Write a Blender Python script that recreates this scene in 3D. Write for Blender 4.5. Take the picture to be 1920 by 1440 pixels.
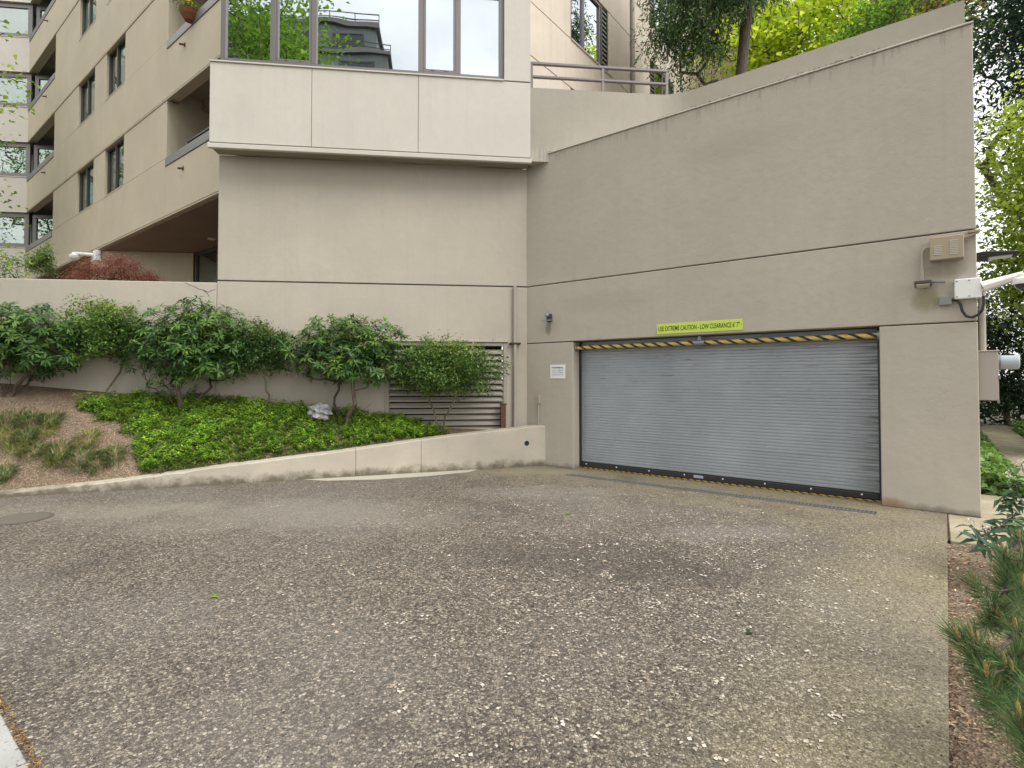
import bpy, bmesh, math, random
import numpy as np
from mathutils import Vector, Matrix

S = bpy.context.scene
for o in list(bpy.data.objects): bpy.data.objects.remove(o)
COL = S.collection
R = math.radians

# ------------------------------------------------------------------ camera
FPX, PITCH, EYE = 1015.0, R(1.2), 1.5
CY = 711 - FPX*math.tan(PITCH)
cam = bpy.data.cameras.new('camera'); co = bpy.data.objects.new('camera', cam); COL.objects.link(co)
co.location = (0, 0, EYE); co.rotation_euler = (R(90)+PITCH, 0, 0)
cam.sensor_width = 36; cam.lens = 36*FPX/1920; cam.shift_y = -(720-CY)/1920
cam.clip_start = .05; cam.clip_end = 2000
S.camera = co
S.render.resolution_x, S.render.resolution_y = 1024, 768

# ------------------------------------------------------------------ sky, sun, exposure (bright overcast)
SUN = Vector((.80, -.55, 1.15)).normalized()
w = bpy.data.worlds.new('World'); S.world = w; w.use_nodes = True
nt = w.node_tree; N = nt.nodes; L = nt.links; N.clear()
wo = N.new('ShaderNodeOutputWorld'); bg = N.new('ShaderNodeBackground'); bg.inputs['Strength'].default_value = .10
sky = N.new('ShaderNodeTexSky'); sky.sky_type = 'NISHITA'; sky.sun_disc = False
sky.sun_elevation = math.asin(SUN.z); sky.sun_rotation = math.atan2(SUN.x, SUN.y)
tc = N.new('ShaderNodeTexCoord')
nz = N.new('ShaderNodeTexNoise'); nz.inputs['Scale'].default_value = 2.6; nz.inputs['Detail'].default_value = 6
mp = N.new('ShaderNodeMapping'); mp.inputs['Scale'].default_value = (1, 1, 1.8)
cr = N.new('ShaderNodeValToRGB'); cr.color_ramp.elements[0].position = .30; cr.color_ramp.elements[1].position = .68
cr.color_ramp.elements[0].color = (5.6, 5.6, 5.7, 1); cr.color_ramp.elements[1].color = (9.9, 9.7, 9.3, 1)
mx = N.new('ShaderNodeMixRGB'); mx.inputs[0].default_value = .93
L.new(tc.outputs['Generated'], mp.inputs[0]); L.new(mp.outputs[0], nz.inputs['Vector']); L.new(nz.outputs['Fac'], cr.inputs[0])
L.new(sky.outputs[0], mx.inputs[1]); L.new(cr.outputs[0], mx.inputs[2]); L.new(mx.outputs[0], bg.inputs['Color'])
L.new(bg.outputs[0], wo.inputs['Surface'])
sl = bpy.data.lights.new('sun', 'SUN'); sl.energy = 1.3; sl.angle = R(35); sl.color = (1, .965, .91)
so = bpy.data.objects.new('sun', sl); COL.objects.link(so); so.location = SUN*60
so.rotation_euler = (-SUN).to_track_quat('-Z', 'Y').to_euler()
S.view_settings.view_transform = 'Standard'; S.view_settings.look = 'None'
S.view_settings.gamma = 1; S.view_settings.use_curve_mapping = False
S.view_settings.exposure = 1.22
S.render.engine = 'CYCLES'
S.cycles.max_bounces = 4; S.cycles.diffuse_bounces = 3; S.cycles.glossy_bounces = 3; S.cycles.transmission_bounces = 2; S.cycles.transparent_max_bounces = 6

# ------------------------------------------------------------------ helpers
WO = {}
def reg(o, org, parent):
    o.parent = parent
    o.location = Vector(org) - (Vector(WO[parent]) if parent else Vector((0, 0, 0)))
    WO[o] = tuple(org)
    COL.objects.link(o); return o
def tag(o, label=None, cat=None, group=None, kind=None):
    if label: o['label'] = label
    if cat: o['category'] = cat
    if group: o['group'] = group
    if kind: o['kind'] = kind
    return o
def empty(name, loc, label, cat, group=None):
    o = bpy.data.objects.new(name, None); o.empty_display_size = .1
    reg(o, loc, None); return tag(o, label, cat, group)
def npobj(name, V, F, mat, parent=None, tint=None, smooth=False):
    """V (n,3) world coordinates, F (m,k) indices"""
    V = np.asarray(V, float); F = np.asarray(F, int)
    lo, hi = V.min(0), V.max(0); org = ((lo[0]+hi[0])/2, (lo[1]+hi[1])/2, lo[2])
    me = bpy.data.meshes.new(name); k = F.shape[1]
    me.vertices.add(len(V)); me.vertices.foreach_set('co', (V-np.array(org)).astype('f4').ravel())
    me.loops.add(F.size); me.loops.foreach_set('vertex_index', F.astype('i4').ravel())
    me.polygons.add(len(F)); me.polygons.foreach_set('loop_start', np.arange(0, F.size, k, dtype='i4'))
    if smooth: me.polygons.foreach_set('use_smooth', np.ones(len(F), bool))
    me.update(calc_edges=True)
    if tint is not None:
        a = me.attributes.new('tint', 'FLOAT_COLOR', 'POINT')
        c = np.ones((len(V), 4), 'f4'); c[:, :3] = tint; a.data.foreach_set('color', c.ravel())
    me.materials.append(mat)
    return reg(bpy.data.objects.new(name, me), org, parent)

class Frame:
    def __init__(s, o, e, n):
        s.o = Vector((o[0], o[1], 0)); s.e = Vector((e[0], e[1], 0)); s.n = Vector((n[0], n[1], 0))
    def p(s, a, z, o=0):
        v = s.o + s.e*a + s.n*o; return Vector((v.x, v.y, z))
    def off(s, a=0, o=0):
        v = s.o + s.e*a + s.n*o; return Frame((v.x, v.y), s.e, s.n)
WORLD = Frame((0, 0), (1, 0), (0, -1))

class MB:
    def __init__(s): s.V = []; s.F = []
    def add(s, vs, fs):
        b = len(s.V); s.V += [tuple(v) for v in vs]; s.F += [tuple(b+i for i in f) for f in fs]; return s
    def box(s, fr, a0, a1, z0, z1, o0, o1):
        vs = [fr.p(a, z, o) for o in (o0, o1) for z in (z0, z1) for a in (a0, a1)]
        return s.add(vs, [(0, 2, 3, 1), (4, 5, 7, 6), (0, 1, 5, 4), (2, 6, 7, 3), (0, 4, 6, 2), (1, 3, 7, 5)])
    def quad(s, a, b, c, d): return s.add([a, b, c, d], [(0, 1, 2, 3)])
    def cyl(s, p0, p1, r0, r1=None, n=10, cap=True):
        r1 = r0 if r1 is None else r1
        p0, p1 = Vector(p0), Vector(p1); d = (p1-p0).normalized()
        x = d.orthogonal().normalized(); y = d.cross(x)
        vs = []
        for p, r in ((p0, r0), (p1, r1)):
            for i in range(n):
                t = 2*math.pi*i/n; vs.append(p + x*r*math.cos(t) + y*r*math.sin(t))
        fs = [(i, (i+1) % n, n+(i+1) % n, n+i) for i in range(n)]
        if cap: fs += [tuple(range(n-1, -1, -1)), tuple(range(n, 2*n))]
        return s.add(vs, fs)
    def tube(s, pts, r, n=8):
        for a, b in zip(pts[:-1], pts[1:]):
            d = (Vector(b)-Vector(a)).normalized()*r*.25
            s.cyl(Vector(a)-d, Vector(b)+d, r, n=n)
        return s
    def prism(s, pts, z0, z1):
        n = len(pts); z0s = z0 if hasattr(z0, '__len__') else [z0]*n; z1s = z1 if hasattr(z1, '__len__') else [z1]*n
        vs = [(p[0], p[1], z0s[i]) for i, p in enumerate(pts)] + [(p[0], p[1], z1s[i]) for i, p in enumerate(pts)]
        return s.add(vs, [tuple(range(n-1, -1, -1)), tuple(range(n, 2*n))] + [(i, (i+1) % n, n+(i+1) % n, n+i) for i in range(n)])
    def lathe(s, c, axis, prof, n=14):
        c = Vector(c); axis = Vector(axis).normalized(); x = axis.orthogonal().normalized(); y = axis.cross(x)
        vs = []
        for h, r in prof:
            for i in range(n):
                t = 2*math.pi*i/n; vs.append(c + axis*h + (x*math.cos(t)+y*math.sin(t))*r)
        fs = []
        for j in range(len(prof)-1):
            for i in range(n):
                fs.append((j*n+i, j*n+(i+1) % n, (j+1)*n+(i+1) % n, (j+1)*n+i))
        fs += [tuple(range(n-1, -1, -1)), tuple(range((len(prof)-1)*n, len(prof)*n))]
        return s.add(vs, fs)
    def build(s, name, mat, parent=None, bevel=0, smooth=False, segs=1):
        V = np.array(s.V); lo, hi = V.min(0), V.max(0)
        org = ((lo[0]+hi[0])/2, (lo[1]+hi[1])/2, lo[2])
        me = bpy.data.meshes.new(name)
        me.from_pydata([tuple(v) for v in (V-np.array(org))], [], s.F); me.update()
        bm = bmesh.new(); bm.from_mesh(me)
        bmesh.ops.recalc_face_normals(bm, faces=bm.faces)
        if bevel:
            es = [e for e in bm.edges if len(e.link_faces) == 2 and e.calc_face_angle(0) > .5]
            bmesh.ops.bevel(bm, geom=es, offset=bevel, segments=segs, profile=.5, affect='EDGES', clamp_overlap=True)
        bm.to_mesh(me); bm.free()
        if smooth:
            for p in me.polygons: p.use_smooth = True
            try: me.set_sharp_from_angle(angle=R(40))
            except Exception: pass
        me.materials.append(mat)
        return reg(bpy.data.objects.new(name, me), org, parent)

# ------------------------------------------------------------------ building grid (metres; camera stands at 0,0)
def ang(a): return Vector((math.sin(R(a)), math.cos(R(a)), 0))
D1, D2, DM = ang(-52), ang(38), ang(83)
P0 = Vector((.267, 9.686, 0)); P3 = Vector((5.098, 5.912, 0)); P1 = Vector((-4.945, 9.046, 0))
GL = 6.13
NM = Vector((math.cos(R(83)), -math.sin(R(83)), 0))
G = Frame(P0, -D1, -D2)            # garage wall, a runs right, 0 .. 6.13
M = Frame(P1, DM, NM)              # chamfered wall, 0 .. 5.25
A = Frame((-5.851, 10.7), -D1, -D2)  # long left facade, a negative = farther
B = Frame((3.25, 14.6), D2, -D1)   # right wing behind the terrace
K = Frame(P3, -D1, -D2)            # lateral / depth frame at the garage's right corner: p(lateral, z, -depth)
RT = Frame(P3, D2, -D1)            # side wall of the garage

# ------------------------------------------------------------------ materials
def mat(name, col=(.5, .5, .5), rough=.6, metal=0, spec=.5):
    m = bpy.data.materials.new(name); m.use_nodes = True
    b = m.node_tree.nodes['Principled BSDF']
    b.inputs['Base Color'].default_value = (*col, 1); b.inputs['Roughness'].default_value = rough
    b.inputs['Metallic'].default_value = metal; b.inputs['Specular IOR Level'].default_value = spec
    return m
class NG:
    """tiny node helper"""
    def __init__(s, m): s.t = m.node_tree; s.b = s.t.nodes['Principled BSDF']; s.pos = s.n('ShaderNodeNewGeometry').outputs['Position']
    def n(s, k, **kw):
        x = s.t.nodes.new(k)
        for a, v in kw.items(): setattr(x, a, v)
        return x
    def l(s, a, b): s.t.links.new(a, b)
    def inp(s, node, i, v):
        if hasattr(v, 'is_linked') or hasattr(v, 'links'): s.l(v, node.inputs[i])
        else: node.inputs[i].default_value = v
    def map(s, scale=(1, 1, 1), rot=0, v=None):
        x = s.n('ShaderNodeMapping'); s.l(v or s.pos, x.inputs[0]); x.inputs['Scale'].default_value = scale
        x.inputs['Rotation'].default_value = (0, 0, rot); return x.outputs[0]
    def noise(s, sc, det=3, v=None, rough=.55):
        x = s.n('ShaderNodeTexNoise'); x.inputs['Scale'].default_value = sc; x.inputs['Detail'].default_value = det
        x.inputs['Roughness'].default_value = rough
        s.l(v or s.pos, x.inputs['Vector']); return x.outputs['Fac']
    def vor(s, sc, v=None, feat='F1', out='Color'):
        x = s.n('ShaderNodeTexVoronoi', feature=feat); x.inputs['Scale'].default_value = sc
        s.l(v or s.pos, x.inputs['Vector']); return x.outputs[out]
    def ramp(s, f, stops, interp='LINEAR'):
        x = s.n('ShaderNodeValToRGB'); e = x.color_ramp.elements; x.color_ramp.interpolation = interp
        while len(e) < len(stops): e.new(.5)
        for i, (p, c) in enumerate(stops):
            e[i].position = p; e[i].color = (c, c, c, 1) if not hasattr(c, '__len__') else (*c, 1)
        s.l(f, x.inputs[0]); return x.outputs[0]
    def mix(s, f, a, b, mode='MIX'):
        x = s.n('ShaderNodeMixRGB', blend_type=mode); s.inp(x, 0, f)
        for i, v in ((1, a), (2, b)):
            if isinstance(v, tuple) and len(v) == 3: v = (*v, 1)
            s.inp(x, i, v)
        return x.outputs[0]
    def math(s, op, a, b=0., clamp=False):
        x = s.n('ShaderNodeMath', operation=op); x.use_clamp = clamp; s.inp(x, 0, a); s.inp(x, 1, b); return x.outputs[0]
    def sep(s, v=None):
        x = s.n('ShaderNodeSeparateXYZ'); s.l(v or s.pos, x.inputs[0]); return x.outputs
    def dot(s, vec, off=0.):
        x = s.n('ShaderNodeVectorMath', operation='DOT_PRODUCT'); s.l(s.pos, x.inputs[0]); x.inputs[1].default_value = vec
        return s.math('SUBTRACT', x.outputs['Value'], off)
    def bump(s, h, strength=.3, dist=.01, prev=None):
        x = s.n('ShaderNodeBump'); x.inputs['Strength'].default_value = strength; x.inputs['Distance'].default_value = dist
        s.l(h, x.inputs['Height'])
        if prev: s.l(prev, x.inputs['Normal'])
        return x.outputs[0]
    def col(s, c): s.inp(s.b, 'Base Color', c)
    def nor(s, c): s.l(c, s.b.inputs['Normal'])
    def rgh(s, c): s.inp(s.b, 'Roughness', c)

def stucco(name, col, mottle=.10, stain=0, grime=0, drip=None, bump=.5, gk=.6, stains_shade=()):
    m = mat(name, col, .88, spec=.2); g = NG(m)
    n1 = g.noise(.9, 4); n2 = g.noise(7, 4, rough=.65)
    c = g.mix(g.ramp(n1, [(.3, 0), (.7, 1)]), tuple(x*(1-mottle) for x in col), tuple(min(1, x*(1+mottle)) for x in col))
    c = g.mix(g.math('MULTIPLY', g.ramp(n2, [(.35, 0), (.75, 1)]), .25), c, tuple(x*.82 for x in col))
    z = g.sep()[2]
    st = g.noise(1, 5, g.map((9, 9, .35)))                      # faint rain streaks
    c = g.mix(g.math('MULTIPLY', g.ramp(st, [(.5, 0), (.8, 1)]), .16+stain), c, tuple(x*.72 for x in col))
    if drip:
        zt, ln = drip
        dn = g.noise(1, 5, g.map((24, 24, .8)), .65)
        d = g.math('SUBTRACT', zt, z); d = g.math('DIVIDE', d, ln)
        k = g.math('SUBTRACT', g.ramp(dn, [(.45, 0), (.72, 1)]), d); k = g.ramp(k, [(.0, 0), (.35, 1)])
        c = g.mix(g.math('MULTIPLY', k, .32), c, tuple(x*f for x, f in zip(col, (.42, .44, .42))))
    if grime:
        gn = g.noise(5, 5, rough=.7)
        k = g.math('SUBTRACT', g.math('ADD', gn, -.12), g.math('MULTIPLY', z, 1/grime)); k = g.ramp(k, [(.0, 0), (.35, 1)])
        c = g.mix(g.math('MULTIPLY', k, gk), c, (.10, .085, .055))
    for fr, sa, sz, ra_, rz_, sc_, amt in stains_shade:               # run-off marks below fittings; under the left lamp its soft shadow is painted too
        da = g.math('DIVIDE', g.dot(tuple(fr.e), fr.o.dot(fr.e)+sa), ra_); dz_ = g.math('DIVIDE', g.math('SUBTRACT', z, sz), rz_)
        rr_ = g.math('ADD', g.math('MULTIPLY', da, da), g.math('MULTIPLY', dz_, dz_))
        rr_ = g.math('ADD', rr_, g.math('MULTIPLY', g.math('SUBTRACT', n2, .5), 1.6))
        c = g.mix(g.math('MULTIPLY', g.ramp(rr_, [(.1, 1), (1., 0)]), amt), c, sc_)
    g.col(c)
    b1 = g.bump(g.noise(150, 3), bump*1.1, .004); g.nor(g.bump(g.noise(9, 4), bump*.35, .02, b1))
    return m
WALLC = (.465, .422, .358)
m_wall = stucco('painted_stucco', WALLC, mottle=.05, grime=.35)
m_garage = stucco('painted_garage_stucco', (.45, .413, .352), mottle=.05, grime=.22, drip=(5.46, .38), bump=.75, stains_shade=((G, 5.68, 2.40, .16, .17, (.20, .18, .07), .6), (G, .46, 2.38, .07, .14, (.10, .09, .06), .55), (G, 5.86, 2.72, .20, .12, (.20, .175, .11), .55), (G, 3.6, 4.75, .9, .25, (.36, .33, .28), .35), (G, 1.6, 2.75, 1.0, .22, (.36, .325, .27), .4), (G, 5.2, .03, .35, .10, (.30, .15, .05), .5)))  # streak under the left lamp: its soft shadow painted together with dirt
m_bay = stucco('pale_panel', (.56, .525, .475), mottle=.04, bump=.3)
m_fac = stucco('facade_panel', (.52, .46, .355), mottle=.06, bump=.35)
m_wing = stucco('wing_panel', (.60, .53, .45), mottle=.08, stain=.25, bump=.35)
m_curb = stucco('painted_curb', (.46, .415, .345), mottle=.14, grime=.36, bump=.6, gk=.85)
m_top = stucco('bare_cap', (.50, .48, .44), mottle=.15, bump=.5)
m_joint = mat('joint_sealant', (.045, .04, .035), .9)
m_soffit = stucco('brown_soffit', (.25, .18, .14), bump=.2)
m_soffit2 = stucco('soffit_paint', (.30, .265, .205), bump=.2)
m_frame = mat('bronze_aluminium', (.085, .078, .075), .42, .3)
m_frame2 = mat('grey_aluminium', (.18, .165, .165), .42, .3)
m_trim = mat('pale_flashing', (.55, .52, .47), .5)
m_dark = mat('dark_interior', (.015, .017, .016), .8)
m_room = mat('room_interior', (.10, .11, .10), .8)
m_black = mat('black_metal', (.02, .02, .022), .4)
m_white = mat('white_enamel', (.78, .78, .77), .35)
m_grey = mat('grey_box', (.22, .225, .23), .5)
m_galv = mat('galvanised', (.26, .27, .28), .45, .6)
m_tan = mat('tan_enamel', (.36, .30, .21), .45)
m_pipe = mat('painted_pipe', (.38, .345, .29), .55)
m_pvc = mat('pvc_plate', (.36, .325, .28), .6)
m_rust = mat('rusty_steel', (.13, .055, .035), .85)
g = NG(m_rust); g.col(g.ramp(g.noise(30, 4), [(.3, (.06, .028, .02)), (.7, (.17, .075, .045))]))
m_meter = mat('meter_glass', (.40, .46, .50), .15)
m_cable = mat('black_cable', (.012, .012, .013), .45)
m_blind = mat('window_blind', (.55, .60, .57), .8)
g = NG(m_blind); zz = g.sep()[2]
g.col(g.mix(g.ramp(g.math('FRACT', g.math('MULTIPLY', zz, 14)), [(.0, 0), (.2, 1), (.9, 1), (1, 0)]), (.30, .35, .33), (.58, .64, .60)))

def glassy(name, refl, tintc, tr):
    m = bpy.data.materials.new(name); m.use_nodes = True; t = m.node_tree; t.nodes.clear()
    o = t.nodes.new('ShaderNodeOutputMaterial'); a = t.nodes.new('ShaderNodeBsdfGlossy'); b = t.nodes.new('ShaderNodeBsdfTransparent')
    x = t.nodes.new('ShaderNodeMixShader'); x.inputs[0].default_value = refl
    a.inputs['Roughness'].default_value = 0.0; a.inputs['Color'].default_value = (*tintc, 1); b.inputs['Color'].default_value = (*tr, 1)
    n = t.nodes.new('ShaderNodeTexNoise'); n.inputs['Scale'].default_value = 1.3; n.inputs['Detail'].default_value = 1
    gm = t.nodes.new('ShaderNodeNewGeometry'); t.links.new(gm.outputs['Position'], n.inputs['Vector'])
    bp = t.nodes.new('ShaderNodeBump'); bp.inputs['Strength'].default_value = .10; bp.inputs['Distance'].default_value = .02
    t.links.new(n.outputs['Fac'], bp.inputs['Height']); t.links.new(bp.outputs[0], a.inputs['Normal'])
    t.links.new(b.outputs[0], x.inputs[1]); t.links.new(a.outputs[0], x.inputs[2]); t.links.new(x.outputs[0], o.inputs[0])
    return m
m_glass = glassy('coated_glass', .62, (.88, .95, .99), (.35, .42, .38))
m_glass2 = glassy('clear_glass', .30, (.9, .97, .95), (.55, .64, .58))

def stripes(name, fr, period, slope, c1, c2, rough=.5):
    m = mat(name, c1, rough); g = NG(m)
    a = g.dot(tuple(fr.e), fr.o.dot(fr.e)); zz = g.sep()[2]
    q = g.math('FRACT', g.math('DIVIDE', g.math('ADD', a, g.math('MULTIPLY', zz, slope)), period))
    c = g.mix(g.ramp(q, [(.62, 0), (.64, 1)]), c1, c2)
    wn = g.noise(40, 4); g.col(g.mix(g.ramp(wn, [(.60, 0), (.70, .5)]), c, (.05, .045, .035)))
    return m
m_bar = stripes('hazard_tape', G, .185, 1.9, (.62, .44, .12), (.02, .02, .022))
m_strip = stripes('floor_hazard_tape', G, .10, 2.5, (.36, .22, .02), (.02, .018, .018))

m_door = mat('galvanised_slats', (.33, .35, .365), .50, .15)
g = NG(m_door)
ga = g.dot(tuple(G.e), G.o.dot(G.e)); gz = g.sep()[2]
cv = g.n('ShaderNodeCombineXYZ'); g.l(g.math('MULTIPLY', ga, 2.6), cv.inputs[0]); g.l(g.math('MULTIPLY', gz, 42), cv.inputs[1])
sc = g.noise(1, 4, cv.outputs[0], .65)
hi = g.ramp(gz, [(.0, .0), (.45, .25), (.80, .9), (1., 1)])     # scuffs sit where the curtain rubs, high up
hi = g.ramp(g.math('DIVIDE', gz, 2.0), [(.35, .0), (.62, .45), (.85, .8), (1, 1)])
wv = g.math('MULTIPLY', g.ramp(sc, [(.60, 0), (.68, 1)]), hi)
c = g.ramp(g.noise(1.4, 4), [(.3, (.26, .285, .31)), (.7, (.33, .358, .385))])
edge = g.math('MAXIMUM', g.ramp(ga, [(.0, 0), (1., 0)]), g.ramp(g.math('SUBTRACT', ga, 4.75), [(.05, 0), (.45, 1)]))
c = g.mix(g.math('MULTIPLY', g.math('MULTIPLY', edge, g.ramp(g.noise(1, 3, cv.outputs[0]), [(.40, 0), (.62, 1)])), .75), c, (.06, .06, .06))
c = g.mix(g.math('MULTIPLY', wv, .85), c, (.05, .05, .05))
g.col(c)

# ground materials
m_drive = mat('exposed_aggregate', (.12, .115, .105), .8, spec=.35)
g = NG(m_drive)
wob = g.n('ShaderNodeTexNoise'); wob.inputs['Scale'].default_value = 30; g.l(g.pos, wob.inputs['Vector'])
vv = g.n('ShaderNodeVectorMath', operation='MULTIPLY_ADD'); g.l(wob.outputs['Color'], vv.inputs[0]); vv.inputs[1].default_value = (.012, .012, 0); g.l(g.pos, vv.inputs[2])
v2 = g.map((1, 1, .0), v=vv.outputs[0])
cell = g.sep(g.vor(68, v2))[0]; cellb = g.sep(g.vor(105, v2))[1]
dist = g.vor(68, v2, 'DISTANCE_TO_EDGE', 'Distance')
stone = [(.0, (.020, .018, .017)), (.20, (.066, .055, .046)), (.42, (.135, .113, .090)), (.65, (.215, .182, .143)), (.84, (.32, .275, .215)), (.95, (.43, .37, .29)), (1., (.60, .53, .45))]
c = g.mix(.25, g.ramp(cell, stone), g.ramp(cellb, stone))
c = g.mix(g.ramp(dist, [(.0, .6), (.16, 0)]), c, (.060, .053, .045))
lat = g.dot(tuple(K.e), K.o.dot(K.e)); dep = g.dot(tuple(-K.n), K.o.dot(-K.n))    # lateral right of garage corner; depth towards garage
big = g.noise(.55, 5, rough=.6); mid = g.noise(2.2, 5, rough=.6)
al = g.math('ADD', g.math('MULTIPLY', lat, .52), g.math('MULTIPLY', big, 1.15))            # algae film along the right edge
al = g.ramp(g.math('ADD', al, .18), [(.0, 0), (.55, 1)])
al2 = g.ramp(g.math('ADD', g.math('MULTIPLY', dep, .36), g.math('MULTIPLY', mid, 1.35)), [(.0, 0), (.6, 1)])  # damp strip by the wall
alg = g.math('MAXIMUM', al, al2)
c = g.mix(g.math('MULTIPLY', alg, .60), c, g.mix(cellb, (.19, .162, .085), (.44, .385, .235)))
lt = g.ramp(g.noise(.42, 4, g.map((1, 1, 1), .6)), [(.47, 0), (.66, 1)])
c = g.mix(g.math('MULTIPLY', lt, .28), c, (.28, .262, .238))
dk = g.ramp(g.noise(.7, 4, g.map((1.3, .8, 1), -.5)), [(.55, 0), (.74, 1)])
c = g.mix(g.math('MULTIPLY', dk, .55), c, (.045, .041, .037), 'MIX')
wz = g.noise(1.6, 5, rough=.65)
def blot(cx_, cy_, rx, ry, lo, hi):                              # worn and oily patches with their own outline
    sx = g.sep(); a_ = g.math('DIVIDE', g.math('SUBTRACT', sx[0], cx_), rx); b_ = g.math('DIVIDE', g.math('SUBTRACT', sx[1], cy_), ry)
    r_ = g.math('ADD', g.math('ADD', g.math('MULTIPLY', a_, a_), g.math('MULTIPLY', b_, b_)), g.math('MULTIPLY', g.math('SUBTRACT', wz, .5), 2.2))
    return g.ramp(r_, [(.05, hi), (1., lo)])
c = g.mix(blot(.55, 4.6, 1.3, .7, 0, .45), c, (.050, .043, .036))
c = g.mix(blot(1.7, 4.3, .8, .45, 0, .30), c, (.055, .047, .039))
c = g.mix(blot(-2.6, 6.0, 2.6, .9, 0, .38), c, (.33, .305, .262))
c = g.mix(blot(-4.6, 6.3, 1.7, .5, 0, .30), c, (.34, .31, .25))
c = g.mix(blot(.4, 7.2, 1.3, .5, 0, .25), c, (.33, .31, .28))
c = g.mix(blot(2.1, 5.3, .9, .35, 0, .28), c, (.33, .31, .28))
c = g.mix(blot(.25, 8.8, 1.1, .35, 0, .45), c, (.36, .32, .22))
g.col(c)
h = g.math('MINIMUM', dist, .16); g.nor(g.bump(g.noise(220, 2), .2, .003, g.bump(h, .8, .03)))

m_swalk = mat('sidewalk_concrete', (.36, .36, .345), .85); g = NG(m_swalk)
c = g.ramp(g.noise(2, 5), [(.3, (.30, .30, .285)), (.7, (.42, .42, .405))]); pit = g.ramp(g.noise(55, 2), [(.66, 0), (.72, 1)])
g.col(g.mix(pit, c, (.09, .085, .08))); g.nor(g.bump(g.noise(140, 3), .35, .004))
m_path = mat('mossy_concrete', (.32, .28, .21), .85); g = NG(m_path)
g.col(g.ramp(g.noise(2.5, 6, rough=.65), [(.3, (.22, .20, .12)), (.5, (.34, .30, .21)), (.72, (.44, .39, .31))])); g.nor(g.bump(g.noise(90, 3), .35, .006))
m_soil = mat('bark_soil', (.09, .055, .038), .95); g = NG(m_soil)
c = g.ramp(g.noise(1.2, 5), [(.3, (.13, .088, .058)), (.55, (.25, .185, .122)), (.75, (.38, .30, .20))])
ch = g.sep(g.vor(75, g.map((1, 1, 1))))[0]
c = g.mix(.5, c, g.ramp(ch, [(0, (.05, .035, .024)), (.5, (.18, .125, .082)), (.85, (.34, .255, .17)), (1, (.52, .42, .30))]))
g.col(c); g.nor(g.bump(g.vor(75, out='Distance'), .8, .02, g.bump(g.noise(9, 4), .6, .05)))
m_ground = mat('dark_ground', (.06, .055, .04), .95); g = NG(m_ground)
g.col(g.ramp(g.noise(.8, 5), [(.3, (.035, .04, .02)), (.7, (.09, .08, .055))]))
m_asph = mat('asphalt', (.055, .055, .055), .9)
m_rock = mat('grey_rock', (.33, .33, .34), .85); g = NG(m_rock)
g.col(g.ramp(g.noise(14, 6, rough=.7), [(.35, (.16, .16, .165)), (.55, (.36, .36, .37)), (.7, (.55, .55, .56))])); g.nor(g.bump(g.noise(22, 5), .7, .03))

def leafmat(name, rough=.42, trans=.35, spec=.5):
    m = bpy.data.materials.new(name); m.use_nodes = True; t = m.node_tree; b = t.nodes['Principled BSDF']
    a = t.nodes.new('ShaderNodeAttribute'); a.attribute_name = 'tint'
    b.inputs['Roughness'].default_value = rough; b.inputs['Specular IOR Level'].default_value = spec
    t.links.new(a.outputs['Color'], b.inputs['Base Color'])
    tl = t.nodes.new('ShaderNodeBsdfTranslucent'); hs = t.nodes.new('ShaderNodeHueSaturation'); hs.inputs['Value'].default_value = 1.5
    t.links.new(a.outputs['Color'], hs.inputs['Color']); t.links.new(hs.outputs[0], tl.inputs['Color'])
    x = t.nodes.new('ShaderNodeMixShader'); x.inputs[0].default_value = trans
    o = t.nodes['Material Output']; t.links.new(b.outputs[0], x.inputs[1]); t.links.new(tl.outputs[0], x.inputs[2]); t.links.new(x.outputs[0], o.inputs[0])
    return m
m_leaf = leafmat('leaf', .55, .46, .3); m_gloss = leafmat('glossy_leaf', .42, .28, .32); m_needle = leafmat('needle', .55, .25, .3)
m_chip = leafmat('wood_chip', .9, 0, .2); m_petal = leafmat('petal', .8, .15, .2); m_peb = leafmat('pebble', .7, 0, .35)
m_bark = mat('bark', (.10, .075, .055), .9); g = NG(m_bark)
g.col(g.ramp(g.noise(1, 5, g.map((40, 40, 8))), [(.3, (.045, .034, .026)), (.7, (.16, .125, .095))])); g.nor(g.bump(g.noise(1, 4, g.map((50, 50, 12))), .6, .02))
m_barkg = mat('mossy_bark', (.12, .11, .06), .9); g = NG(m_barkg)
g.col(g.ramp(g.noise(1, 5, g.map((30, 30, 12))), [(.3, (.06, .048, .03)), (.7, (.17, .15, .085))]))

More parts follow.
